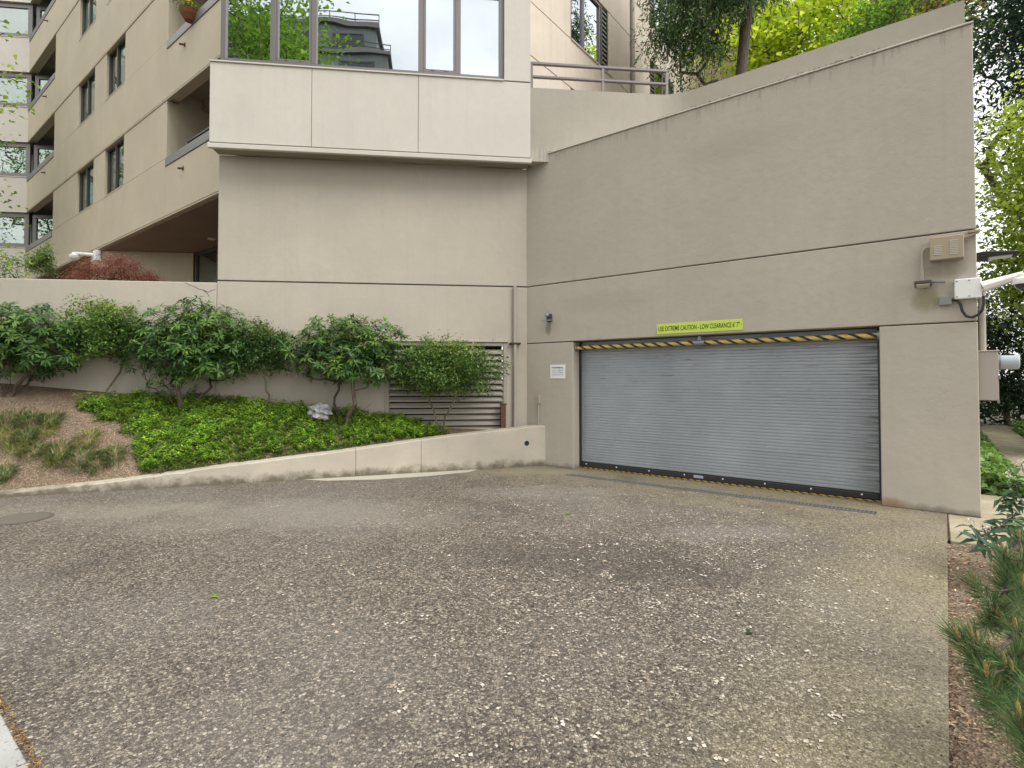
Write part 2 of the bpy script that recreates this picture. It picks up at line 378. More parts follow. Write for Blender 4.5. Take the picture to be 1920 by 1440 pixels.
# ------------------------------------------------------------------ window builder
def window(fr, a0, a1, z0, z1, mull, parent, o=-.12, fw=.05, fm=None, gm=None, back='room', sash=()):
    """bronze frame with mullions at a-positions; panes and blind are sub-parts"""
    fm = fm or m_frame; gm = gm or m_glass2
    mb = MB()
    mb.box(fr, a0, a1, z0, z0+fw, o-.05, o+.03); mb.box(fr, a0, a1, z1-fw, z1, o-.05, o+.03)
    xs = [a0+fw/2] + list(mull) + [a1-fw/2]
    for x in xs: mb.box(fr, x-fw/2, x+fw/2, z0+fw, z1-fw, o-.05, o+.028)
    for i in sash:                                           # opening sash: a second, proud frame
        l, r = xs[i]+fw/2+.002, xs[i+1]-fw/2-.002; q = .042
        mb.box(fr, l, r, z0+fw+.002, z0+fw+q+.01, o-.02, o+.022); mb.box(fr, l, r, z1-fw-q, z1-fw-.002, o-.02, o+.022)
        mb.box(fr, l, l+q, z0+fw+q+.012, z1-fw-q-.002, o-.02, o+.020); mb.box(fr, r-q, r, z0+fw+q+.012, z1-fw-q-.002, o-.02, o+.020)
        for k in (.3, .7): mb.box(fr, l+(r-l)*k-.03, l+(r-l)*k+.03, z0+fw+.03, z0+fw+.045, o+.022, o+.03)
    f = mb.build('window', fm, parent, .004)
    for l, r in zip(xs[:-1], xs[1:]):
        MB().box(fr, l+fw/2-.005, r-fw/2+.005, z0+fw-.005, z1-fw+.005, o-.024, o-.016).build('pane', gm, f)
    if back == 'blind':
        MB().box(fr, a0+.03, a1-.03, z0+.03, z0+(z1-z0)*.72, o-.16, o-.15).build('blind', m_blind, f)
    MB().box(fr, a0-.02, a1+.02, z0-.02, z1+.02, o-.62, o-.60).build('interior', m_room if back != 'dark' else m_dark, f)
    return f

STOREY = 2.73
BAND = [5.24+STOREY*k for k in range(6)]; SILL = [6.58+STOREY*k for k in range(6)]

# ================================================================== SETTING
def struct(o): return tag(o, kind='structure')
struct(MB().box(WORLD, -300, 300, -.5, -.07, -300, 300).build('ground', m_ground))
e = K.e
DR = Vector((4.78, 5.96, 0)); SW = Vector((-1.8, 2.12, 0)); SWR = Vector((.25, .33, 0))
CU0 = Vector((.46, 9.40, 0)); CU1 = Vector((-6.49, 6.89, 0)); CE = (CU1-CU0).normalized()
CURB = Frame(CU1, -CE, (CE.y, -CE.x) if False else (-CE.y, CE.x))
if CURB.n.y > 0: CURB.n = -CURB.n
CL = (CU0-CU1).length
# driveway slab
swl = SW + D1*6.6
drv = [tuple(DR + D2*.9), tuple(SWR), tuple(swl), tuple(CU1 + CE*2.6), tuple(CU0 - CE*.3), tuple(P0 + D2*.9)]
struct(MB().prism([p[:2] for p in drv], -.2, 0).build('driveway', m_drive))
# sidewalk slabs beyond the joint
sw = Frame(SW, -D1, -D2)
for k, (a0, a1) in enumerate(((-6.6, -5.0), (-4.99, -3.4), (-3.39, -1.75), (-1.74, -.1), (-.09, 1.5), (1.51, 3.1), (3.11, 4.7))):
    struct(MB().box(sw, a0, a1, -.2, .004, .035, 1.7).build('sidewalk', m_swalk, None, .006))
struct(MB().box(sw, -40, 40, -.4, -.12, 3.2, 12).build('street', m_asph))
# corner slab and path beside the garage
struct(MB().box(K, -.285, 1.35, -.2, -.006, -1.6, 1.25).build('path', m_path, None, .008))
dd = [1.605, 3.5, 5.4, 7.3, 9.2, 11.1, 13.0, 14.9]
for a0, a1 in zip(dd[:-1], dd[1:]):
    struct(MB().box(K, .52, 1.40, -.2, -.004, -a1+.008, -a0).build('path', m_path, None, .008))
struct(MB().box(K, .3, 1.6, -.2, -.004, -16.0, -14.91).build('path', m_path, None, .008))
# terrace soil on the garage roof
tr = [K.p(-.02, 0, -1.62), K.p(-.02, 0, -15), K.p(-9, 0, -15), K.p(-9, 0, -4.3), K.p(-5.6, 0, -3.4), K.p(-3.9, 0, -1.75)]
struct(MB().prism([p[:2] for p in tr], 5.0, 5.42).build('terrace', m_soil))

# garden bed terrain
def wallz(a): return float(np.interp(a, [-8, -3.35, -1.8, 0, 1.75, 2.75, 3.8, 5.25], [1.66, 1.45, 1.30, 1.16, 1.03, .82, .64, .58]))
def curbz(a): return float(np.interp(a, [-3, 0, 1.28, 2.44, 3.25, 4.14, 5.69, 7.39], [.03, .05, .13, .25, .32, .40, .56, .69]))
rng = np.random.default_rng(5)
def bed_h(x, y):
    """height of the garden bed at plan point"""
    p = Vector((x, y, 0)); q = p-CURB.o
    a = q.dot(CURB.e); b = max(0., -q.dot(CURB.n)-.19)
    q2 = p-M.o; am = q2.dot(M.e); dmm = max(0., q2.dot(M.n))
    t = b/(b+dmm) if b+dmm > .02 else 0; t = max(0, min(1, t)); t2 = t*(1.55-.55*t)
    zc = curbz(a)-.02; zw = wallz(am)
    z = zc*(1-t2)+zw*t2
    return z + .02*math.sin(3.1*x+1.3*y)*math.sin(2.3*y-x)*min(1, b*3, dmm*5)
V = []; F = []; na, nb = 110, 34
for i in range(na+1):
    s_ = -3.2+(CL+3.0)*i/na                    # along the curb
    c0 = CURB.p(s_, 0, -.10)
    # matching point on the wall
    am = -6.6 + (5.25+6.6)*i/na; c1 = M.p(min(am, 5.25), 0, -.05)
    for j in range(nb+1):
        p = c0.lerp(c1, j/nb); V.append((p.x, p.y, bed_h(p.x, p.y)))
for i in range(na):
    for j in range(nb):
        k = i*(nb+1)+j; F.append((k, k+nb+1, k+nb+2, k+1))
struct(npobj('garden_bed', V, F, m_soil, smooth=True))
# upper garden behind the garden wall and lawn bed left
up = [M.p(-3.3, 0, -.2), M.p(0, 0, -.2), A.p(0, 0, -2), A.p(-22, 0, -3), M.p(-12, 0, -.2)]
struct(MB().prism([p[:2] for p in up], 1.0, 2.72).build('upper_garden', m_soil))
# mulch bed right of the driveway
mb_ = [K.p(-.31, 0, 1.27), K.p(1.42, 0, 1.27), K.p(1.42, 0, -4), K.p(6, 0, -4), K.p(6, 0, 9), K.p(-.31, 0, 9)]
V = []; F = []; n = 60
for i in range(n+1):
    for j in range(n+1):
        la = -.44+5.9*(i/n)**1.5; de = 1.262+5.6*j/n
        p = K.p(la, 0, de); V.append((p.x, p.y, -.035+.10*(1-math.exp(-la*1.2+ -.3)) + .012*math.sin(9*p.x)*math.sin(8*p.y)))
for i in range(n):
    for j in range(n): k = i*(n+1)+j; F.append((k, k+1, k+n+2, k+n+1))
struct(npobj('mulch_bed', V, F, m_soil, smooth=True))

# ================================================================== GARAGE BLOCK
gar = empty('garage_building', K.p(0, 0, 0), 'taupe stucco garage block with grey roll-up door and stepped parapet', 'garage')
DOOR0, DOOR1, HEAD = .960, 5.235, 2.135
def pan(fr, a0, a1, z0, z1, m, parent, o0=-.32, o1=0, name='wall_panel', bevel=.008):
    return MB().box(fr, a0, a1, z0, z1, o0, o1).build(name, m, parent, bevel)
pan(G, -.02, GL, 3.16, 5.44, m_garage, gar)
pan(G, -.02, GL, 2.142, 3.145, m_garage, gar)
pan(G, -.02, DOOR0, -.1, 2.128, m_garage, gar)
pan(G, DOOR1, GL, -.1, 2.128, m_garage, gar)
MB().box(G, -.1, GL-.03, 3.10, 3.20, -.30, -.022).box(G, -.1, DOOR0-.03, 2.06, 2.2, -.30, -.022).box(G, DOOR1+.03, GL-.03, 2.06, 2.2, -.30, -.022).build('joint', m_joint, gar)
MB().box(G, .02, GL+.008, 5.442, 5.462, -1.64, .018).build('coping', m_trim, gar, .004)
# recess lining behind the roll-up door
MB().box(G, DOOR0-.02, DOOR1+.02, 2.10, 2.14, -.9, -.325).build('recess_ceiling', m_dark, gar)
MB().box(G, .3, DOOR0, .001, .003, .0, .018).build('base_crack', m_joint, gar); MB().box(G, DOOR1, GL, .001, .003, .0, .016).build('base_crack', m_joint, gar)
# side wall
pan(RT, .32, 15, -.1, 5.44, m_garage, gar, -.3, -.004)
# parapet set back on the roof: bay-parallel run, rounded corner, run to the right
pc = K.p(-3.99, 0, -1.6); st = P0 + M.n*.33 + M.e*.02
PT = 6.60
def parapet_pts():
    """plan polyline of the outer face"""
    a = Vector((st.x, st.y, 0)); c = Vector((pc.x, pc.y, 0)); b = K.p(0, 0, -1.6)
    d_in = (c-a).normalized(); d_out = (b-c).normalized(); r = .35
    pts = [a, c-d_in*r]
    for i in range(1, 10):
        t = i/10; pts.append((c-d_in*r).lerp(c, t).lerp(c.lerp(c+d_out*r, t), t))
    return pts + [c+d_out*r, b]
pp = parapet_pts(); V = []; F = []
for i, p in enumerate(pp):
    d = (pp[min(i+1, len(pp)-1)]-pp[max(i-1, 0)]).normalized(); nn = Vector((-d.y, d.x, 0))
    q = p + nn*.22
    V += [(p.x, p.y, 5.3), (p.x, p.y, PT), (q.x, q.y, PT), (q.x, q.y, 5.3)]
for i in range(len(pp)-1):
    k = i*4
    for j in range(4): F.append((k+j, k+4+j, k+4+(j+1) % 4, k+(j+1) % 4))
m = MB(); m.add(V, F+[(0, 1, 2, 3), (len(V)-1, len(V)-2, len(V)-3, len(V)-4)]); m.build('parapet', m_garage, gar, smooth=True)

# roll-up door: every slat its own piece
door = MB().box(G, DOOR0+.036, DOOR1-.036, .020, .096, -.235, -.196).build('roll_up_door', m_black, gar, .006)
for a in (DOOR0-.01, DOOR1-.035): MB().box(G, a, a+.045, 0, 2.1, -.244, -.20).build('guide_rail', m_black, door, .004)
NS = 46; zb0 = .105; pitch = (2.13-zb0)/NS
def slat_mesh(o, wd=DOOR1-DOOR0-.07):
    me = bpy.data.meshes.new('slat'); prof = [(0, -.006), (.05, -.0005), (.30, .001), (.60, .001), (.90, -.0003), (.96, -.002), (.99, -.006)]
    V = []; F = []
    for s_ in (-wd/2, wd/2):
        for z, d in prof:
            p = G.e*s_ + G.n*d; V.append((p.x, p.y, z*pitch))
    n = len(prof)
    for i in range(n-1): F.append((i, n+i, n+i+1, i+1))
    me.from_pydata(V, [], F); me.materials.append(m_door)
    return me
sme = slat_mesh(0)
for i in range(NS):
    c = G.p((DOOR0+DOOR1)/2, zb0+i*pitch, -.225+(.004 if i == 9 else 0))
    reg(bpy.data.objects.new('slat', sme), c, door)
MB().box(G, DOOR0+.003, DOOR1-.003, 0, 2.139, -.40, -.2435).build('backing', m_black, door)
for k in range(8):
    c = G.p(DOOR0+.14+k*.56, .072, -.196)
    MB().cyl(c, c+G.n*.006, .011, n=8).build('bolt', m_white, door)
MB().box(G, 2.92, 3.06, .045, .085, -.195, -.192).build('maker_plate', mat('plate', (.35, .38, .48), .4), door)
MB().box(G, DOOR0+.02, DOOR1-.02, .0, .018, -.23, -.165).build('floor_strip', m_strip, door, .003)

# ================================================================== APARTMENT BUILDING
apt = empty('apartment_building', M.p(2.5, 0, 0), 'beige panelled apartment building with glazed bay and dark framed windows', 'building')
# chamfered lower wall
LV = (2.80, 4.86, .60, 2.12)
pan(M, 0.004, 5.25, 3.165, 5.283, m_wall, apt)
# below the joint, with louvre opening
MB().box(M, .004, LV[0], .3, 3.145, -.32, 0).box(M, LV[0], LV[1], LV[3], 3.145, -.32, 0).box(M, LV[1], 5.25, .3, 3.145, -.32, 0).box(M, LV[0], LV[1], .2, LV[2]-.02, -.32, 0).build('wall_panel', m_wall, apt)
MB().box(M, .02, 5.27, 3.1, 3.2, -.30, -.024).build('joint', m_joint, apt)
MB().box(M, LV[0], LV[1], LV[2], LV[3], -.6, -.58).build('recess', m_dark, apt)
# left return of the block
q = [P1-NM*.31+DM*.02, P1-NM*.31+DM*.5, P1-NM*.31+DM*.5+D2*5, P1-NM*.31+DM*.02+D2*5]
MB().prism([p[:2] for p in q], .3, 5.28).build('wall_return', m_wall, apt)
# louvre
lv = MB().box(M, LV[0]-.035, LV[0]+.035, LV[2], LV[3]+.035, -.12, .02).box(M, LV[1]-.035, LV[1]+.035, LV[2], LV[3]+.035, -.12, .02)\
    .box(M, LV[0]+.036, LV[1]-.036, LV[3]-.03, LV[3]+.035, -.12, .02).box(M, LV[0]-.03, LV[1]+.05, LV[3]+.036, LV[3]+.05, -.02, .05).build('louvre', m_pvc, apt, .004)
nl = 14
for i in range(nl):
    z = LV[2]+.01+i*(LV[3]-LV[2]-.05)/nl
    a = [M.p(x, zz, o) for x in (LV[0]+.034, LV[1]-.034) for zz, o in ((z, .005), (z+.052, -.055), (z+.046, -.06), (z-.008, -.003), (z-.03, -.004), (z-.028, .004))]
    m = MB(); m.add(a, [(0, 6, 7, 1), (1, 7, 8, 2), (2, 8, 9, 3), (3, 9, 10, 4), (4, 10, 11, 5), (5, 11, 6, 0)]); m.build('blade', m_pvc, lv)

# bay: pale panels, soffit, flashing
BO = .37
BY = M.off(0, BO)
for a0, a1 in ((0, 1.588), (1.596, 3.330), (3.338, 5.262)):
    pan(BY, a0, a1, 5.345, 6.655 if a1 < 5 else 6.655, m_bay, apt, -.2, 0, 'bay_panel', .004)
MB().box(BY, .01, 5.25, 5.36, 6.64, -.3, -.012).build('joint', m_joint, apt)
MB().box(BY, -.015, 5.275, 5.238, 5.318, -.03, .035).build('drip_edge', m_bay, apt, .008)
MB().box(BY, .0, 5.26, 5.30, 5.36, -.2, -.02).build('joint', m_joint, apt)
MB().box(BY, .0, 5.26, 5.285, 5.299, -.365, -.031).build('soffit', m_soffit2, apt)
MB().box(BY, -.01, 4.80, 6.657, 6.682, -.25, .022).build('sill_flashing', m_trim, apt, .003)
pan(BY, 4.802, 5.262, 6.675, 9.3, m_bay, apt, -.2, 0, 'bay_panel', .004)
pan(BY, 4.75, 5.25, 6.6, 6.7, m_joint, apt, -.2, -.02, 'joint', 0)
window(BY, .13, 4.80, 6.684, 8.25, [.95, 1.61, 3.37, 4.01], apt, o=-.09, fw=.085, fm=m_frame2, gm=m_glass, back='dark', sash=(1, 3))
pan(BY, 0, 4.80, 8.26, 9.35, m_bay, apt, -.2, 0, 'bay_panel', .004)
# bay left and right returns
BR = Frame(BY.p(5.262, 0, 0), D2, -D1)
q0 = BY.p(.02, 0, -.21)
q = [q0, q0+DM*.5, q0+DM*.5+D2*3.4, q0+D2*3.4]
MB().prism([p[:2] for p in q], 5.31, 6.65).build('bay_return', m_bay, apt)
q0 = BY.p(.14, 0, -.15); q = [q0, q0+DM*.3, q0+DM*.3+D2*3.4, q0+D2*3.4]
MB().prism([p[:2] for p in q], 6.66, 8.25).build('bay_return', m_frame2, apt)
pan(Frame(BY.p(5.05, 0, -.21), -NM, DM), .0, 3.5, 5.5, 9.4, m_bay, apt, -.2, 0.2, 'bay_panel', 0)

# long left facade A
def seg(a0, a1, z0, z1, o1=0, o0=-.25, m_=None, nm='wall_panel', bv=.006): return pan(A, a0, a1, z0, z1, m_ or m_fac, apt, o0, o1, nm, bv)
W1 = (-7.03, -5.51); W2 = (-9.69, -8.07); BAL = -2.65; FB = -12.49; END = -16.3; JT = -7.56
for k in range(5):
    zb, zs, zt = BAND[k], SILL[k], BAND[k]+STOREY
    seg(FB+.01, JT-.008, zb, zs-.008, .012); seg(JT+.008, BAL, zb, zs-.008, .012)
    seg(BAL+.002, 1.5, zb, zs-.21, .012, nm='balcony_front'); seg(END, FB+.006, zb, zs-.21, .012, nm='balcony_front')
    MB().box(A, END, 1.5, zb-.05, zb-.018, -.06, .018).build('drip_edge', m_fac, apt, .004)
    MB().box(A, BAL-.0, 1.5, zs-.205, zs-.01, -.12, .03).build('balcony_cap', m_frame2, apt, .006)
    MB().box(A, END, FB, zs-.205, zs-.01, -.12, .03).build('balcony_cap', m_frame2, apt, .006)
    for a0, a1 in ((FB, W2[0]), (W2[1], JT-.008), (JT+.008, W1[0]), (W1[1], BAL)):
        seg(a0, a1, zs+.006, zt-.05, 0)
    MB().box(A, FB+.04, BAL-.04, zb+.02, zs-.02, -.26, -.02).build('joint', m_joint, apt)
    for (x0, x1) in (W1, W2):
        MB().box(A, x0, x1, zs-.02, zs+.012, -.24, .022).build('window_sill', m_fac, apt, .004)
        window(A, x0+.002, x1-.002, zs+.014, zt-.055, [x0+(x1-x0)*.45], apt, o=-.085, fw=.042, gm=m_glass2, back='blind' if (k+(x0 < -8)) % 2 else 'room')
    # balcony recess near the bay
    SD = Frame(A.p(BAL, 0, -.25), D2, -D1)
    MB().box(SD, 0, 2.6, zs-.3, zt+.3, -.12, 0).build('balcony_wall', m_fac, apt)
    MB().box(SD, .8, 1.9, zs-.4, zt-.12, .0, .03).build('balcony_door', m_frame, apt, .004)
    MB().box(A, BAL, 3, zs-1.3, zt+.2, -3.0, -2.8).build('balcony_back', m_fac, apt)
    MB().box(A, BAL+.01, 3, zt+.22, zt+.35, -2.8, -.26).box(A, BAL+.01, 3, zt+.0, zt+.218, -.95, -.75).build('balcony_ceiling', m_soffit2, apt)
    # far balcony recess
    SF = Frame(A.p(FB, 0, -.25), D2, D1)
    MB().box(A, END, FB-.0, zt+.22, zt+.35, -2.8, -.26).box(A, END, FB-.01, zt+.0, zt+.218, -.95, -.75).build('balcony_ceiling', m_soffit2, apt)
    MB().box(SF, 0, 2.6, zb, zt+.2, -.12, 0).build('balcony_wall', m_fac, apt)
    # drain spouts under the balcony fronts
    for a in (-1.67, -13.6):
        c = A.p(a, zb+.86, .012)
        MB().cyl(c, c+A.n*.11+Vector((0, 0, -.03)), .022, n=8).box(A, a-.035, a+.035, zb+.82, zb+.90, .012, .022).build('drain_spout', m_rust, apt)
# balcony railing beside the bay (first floor)
m = MB()
for z in (6.66, 6.78, 6.90): m.box(A, -2.15, 1.0, z, z+.04, -.3, -.25)
for a in (-2.15, -.8): m.box(A, a-.02, a+.02, 6.3, 6.94, -.31, -.24)
m.build('balcony_rail', m_frame, apt, .003)
m = MB()
for kk in range(2):
    for z in (.07, .19): m.box(A, -14.6, -12.55, SILL[kk]+z, SILL[kk]+z+.04, -.3, -.25)
    m.box(A, -14.62, -14.57, SILL[kk]-.1, SILL[kk]+.24, -.3, -.24)
m.build('balcony_rail', m_frame, apt, .003)
# ground floor recess: brown soffit, angled wall, dark glazed door
r0 = A.p(-7.5, 0, 0); r1 = r0 + DM*2.54
so_ = [A.p(END, 0, -.06), A.p(1.2, 0, -.06), A.p(1.2, 0, -4.5), A.p(END, 0, -4.5)]
MB().prism([p[:2] for p in so_], 5.16, 5.20).build('soffit', m_soffit, apt)
pan(Frame(r0, DM, NM), 0, 2.54, 2.5, 5.158, m_fac, apt, -.25, 0, 'wall_panel', .004)
pan(A, -8.45, -7.5, 2.5, 5.19, m_fac, apt, -.3, -.062, 'pier', .006)
pan(A, END, -8.0, 2.5, 5.158, m_soffit2, apt, -2.7, -2.4, 'wall_panel', 0)
RD = Frame(r1, -D1, -D2)
window(RD, .05, 3.4, 2.6, 5.15, [1.45], apt, o=-.06, fw=.08, back='dark')
for q in ((-3.6, -1.4),): 
    c = A.p(q[0], 5.158, q[1]); MB().cyl(c, c+Vector((0, 0, -.02)), .09, n=14).build('downlight', m_white, apt)
# far left bay faces
MB().box(A, END+2.6, -.8, 2.0, 19.2, -9, -3.3).build('core', m_room, apt)
QL = A.p(END, 0, 0); LB = Frame(QL, DM, NM)
for k in range(5):
    zb, zs, zt = BAND[k], SILL[k], BAND[k]+STOREY
    pan(LB, -7, -.002, zb, zs-.03, m_bay, apt, -.25, 0, 'bay_panel', .006)
    MB().box(LB, -7, .0, zs-.028, zs-.004, -.2, .02).build('sill_flashing', m_trim, apt, .003)
    MB().box(LB, -7, .0, zb-.05, zb-.004, -.2, .02).build('drip_edge', m_trim, apt, .003)
    window(LB, -7, .02, zs, zt-.06, [-5.6, -4.2, -2.8, -1.3], apt, o=-.10, fw=.16, fm=m_frame2, back='blind' if k < 2 else 'room')
    window(LB, .15, 2.05, zs-.25, zt-.1, [], apt, o=-.10, fw=.14, fm=m_frame2, back='blind' if k < 1 else 'room')
    pan(LB, 2.06, 3.4, zs-1.2, zt+.2, m_fac, apt, -.25, -.08, 'balcony_back', 0)
MB().box(LB, -7.2, 3.0, 2.0, 19.2, -6, -1.2).build('core', m_room, apt)
pan(LB, -7, .0, 2.0, BAND[0]-.06, m_bay, apt, -.3, -.03, 'wall_panel', .006)

# garden wall continuing the chamfered wall to the left
gw = empty('garden_wall', M.p(-1.7, .9, 0), 'low taupe stucco garden wall behind the shrubs, cracked near its right end', 'wall')
GWL = -3.36
pan(M, GWL, -.008, .6, 3.12, m_wall, gw, -.25, 0, 'wall_panel', .01)
pan(Frame(M.p(GWL, 0, -.01), D1, -D2), .02, 4, .6, 3.115, m_wall, gw, -.2, 0, 'wall_panel', .01)
# hairline crack: thin dark groove lines
def crack(pts, par, fr, wd=.004):
    m = MB()
    for (a, z), (b, y) in zip(pts[:-1], pts[1:]):
        dx, dz = b-a, y-z; l_ = math.hypot(dx, dz); nx, nz_ = -dz/l_*wd, dx/l_*wd
        m.quad(fr.p(a-nx, z-nz_, .002), fr.p(b-nx, y-nz_, .002), fr.p(b+nx, y+nz_, .002), fr.p(a+nx, z+nz_, .002))
    m.build('crack', m_joint, par)
crack([(-.50, 3.11), (-.42, 3.06), (-.36, 3.05), (-.30, 3.01), (-.22, 2.99), (-.15, 2.93), (-.12, 2.88)], gw, M)
crack([(-.22, 2.99), (-.14, 2.955), (-.08, 2.985), (-.03, 3.0)], gw, M)

# driveway curb wall
cw = empty('curb_wall', CURB.p(3.5, 0, 0), 'low sloping stucco retaining wall between driveway and planting bed', 'wall')
xs = [-3.0, 0, 1.28, 2.44, 3.25, 4.14, 5.69, CL+.15]
def curb_piece(x0, x1, nm='wall_panel'):
    xx = sorted(set([x0, x1] + [x for x in xs if x0 < x < x1] + list(np.linspace(x0, x1, max(8, int((x1-x0)/.06)))))); jr = random.Random(7)
    V = []; F = []
    for x in xx:
        z = curbz(x)+jr.uniform(-.003, .003); ch_ = .010+(.02*jr.random() if jr.random() < .12 else .004*jr.random())
        for o, zz in ((0, -.1), (.0, z-ch_), (-ch_, z), (-.20, z+.01), (-.21, z-.002), (-.21, -.1)):
            V.append(CURB.p(x, zz, o + .0))
    n = 6
    for i in range(len(xx)-1):
        for j in range(n): F.append((i*n+j, (i+1)*n+j, (i+1)*n+(j+1) % n, i*n+(j+1) % n))
    F += [tuple(range(n-1, -1, -1)), tuple((len(xx)-1)*n+j for j in range(n))]
    m = MB(); m.add(V, F); return m.build(nm, m_curb, cw)
for x0, x1 in ((-3, 4.34), (4.346, 5.35), (5.356, CL+.15)): curb_piece(x0, x1)
hc = CURB.p(CL-.22, .40, 0)
m = MB(); m.lathe(hc, CURB.n, [(.0005, .06), (.004, .058), (.004, .047), (-.0, .046)], 16); m.build('weep_hole_rim', m_top, cw)
MB().cyl(hc+CURB.n*.0012, hc+CURB.n*.002, .045, n=16).build('weep_hole', m_dark, cw)

# right wing behind the terrace
wing = empty('apartment_wing', B.p(1, 5.4, 0), 'bright beige apartment wing with tall windows and louvre strips behind the terrace', 'building')
WS = [6.52, 9.24, 11.96]; WH = 1.60
def wseg(a0, a1, z0, z1, o1=0): return pan(B, a0, a1, z0, z1, m_wing, wing, -.25, o1, 'wall_panel', .006)
wlist = [(-3.11, -1.30), (1.25, 3.10)]; BE = 5.1
for k, zs in enumerate(WS):
    zt = zs+WH; zn = zs+2.72
    wseg(-6, -.008, zt+.008, zn-.008); wseg(.008, BE, zt+.008, zn-.008)
    for a0, a1 in ((-6, -3.11), (-1.30, -.008), (.008, 1.25), (3.10, BE)): wseg(a0, a1, zs+.008, zt-.008)
    MB().box(B, -6, BE-.05, zs-.1, zn-.1, -.5, -.27).build('joint', m_joint, wing)
    MB().box(B, -5.9, -3.2, zs-.02, zs+.02, -.25, -.03).box(B, -1.2, 1.2, zs-.02, zs+.02, -.25, -.03).box(B, 3.2, BE-.1, zs-.02, zs+.02, -.25, -.03).build('joint', m_joint, wing)
    for i, (a0, a1) in enumerate(wlist):
        la, lb = (a1-.36, a1) if i == 0 else (a0, a0+.36)
        wa, wb = (a0, a1-.36) if i == 0 else (a0+.36, a1)
        window(B, wa, wb, zs+.01, zt-.01, [wa+(wb-wa)*.42], wing, o=-.05, fw=.07, fm=m_frame2, gm=m_glass)
        lf = MB().box(B, la+.002, la+.05, zs+.01, zt-.01, -.1, -.01).box(B, lb-.05, lb-.002, zs+.01, zt-.01, -.1, -.01).box(B, la+.05, lb-.05, zs+.01, zt-.01, -.12, -.10).build('louvre', m_frame, wing)
        for j in range(13):
            z = zs+.05+j*.118
            MB().box(B, la+.051, lb-.051, z, z+.045, -.09, -.02).build('blade', m_frame2, lf)
    MB().box(B, -3.11, -1.2, zs-.02, zs+.008, -.2, .03).box(B, 1.2, 3.12, zs-.02, zs+.008, -.2, .03).build('window_sill', m_trim, wing, .003)
MB().cyl(B.p(0, 5.4, .06), B.p(0, 15, .06), .055, n=10).build('downpipe', m_pipe, wing)
pan(B, -6, BE, 5.2, WS[0]-.0, m_wing, wing, -.25, 0)
pan(Frame(B.p(BE, 0, -.02), -DM, -DM), 0, .02, 5.2, 15, m_wing, wing, -4, 0, 'end_wall', 0)
m = MB(); c = B.p(-2.4, 6.95, .02)
MB().box(B, -2.62, -2.40, 6.98, 7.08, .0, .14).build('wall_lamp', m_white, wing, .02)

# ================================================================== FOLIAGE TOOLS
def nrm(v): return v/np.maximum(1e-9, np.linalg.norm(v, axis=-1, keepdims=True))
def leaves(P, D, U, Ln, Wd, fold=.18, droop=.15):
    """P base, D along, U up-ish, per-leaf length/width -> verts, quads"""
    P = np.asarray(P, float); n = len(P); D = nrm(np.asarray(D, float)); Sd = nrm(np.cross(U, D)); U = np.cross(D, Sd)
    Ln = np.broadcast_to(np.asarray(Ln, float), (n,))[:, None]; Wd = np.broadcast_to(np.asarray(Wd, float), (n,))[:, None]
    mid = P + D*Ln*.5 - U*Wd*fold*.6; tip = P + D*Ln - U*Ln*droop
    lf = P + D*Ln*.48 + Sd*Wd*.5 + U*Wd*fold; rt = P + D*Ln*.48 - Sd*Wd*.5 + U*Wd*fold
    V = np.stack([P, rt, tip, mid, lf], 1).reshape(-1, 3)
    b = np.arange(n)[:, None]*5
    F = np.concatenate([b+np.array([[0, 1, 2, 3]]), b+np.array([[0, 3, 2, 4]])], 0)
    return V, F
def tints(rng, n, pal, jit=.18):
    pal = np.array(pal); c = pal[rng.integers(0, len(pal), n)]
    return np.clip(c*(1+rng.normal(0, jit, (n, 1))), .004, 1)
def rnd_dirs(rng, n):
    return nrm(rng.normal(size=(n, 3)))
def blob_tips(rng, c, r, n, shell=.55, lump=.25, zmin=-.5, flat=0):
    """points through an uneven ellipsoid crown"""
    d = rnd_dirs(rng, n*3); d = d[d[:, 2] > zmin][:n]
    ph = rng.uniform(0, 6.28, 6)
    k = 1 + lump*(np.sin(3*d[:, 0]+ph[0])*np.sin(3.5*d[:, 1]+ph[1]) + .6*np.sin(6*d[:, 2]+ph[2]+4*d[:, 0]))
    rad = (shell + (1-shell)*rng.random(len(d))**.7)*k
    return np.array(c)+d*rad[:, None]*np.array(r), d
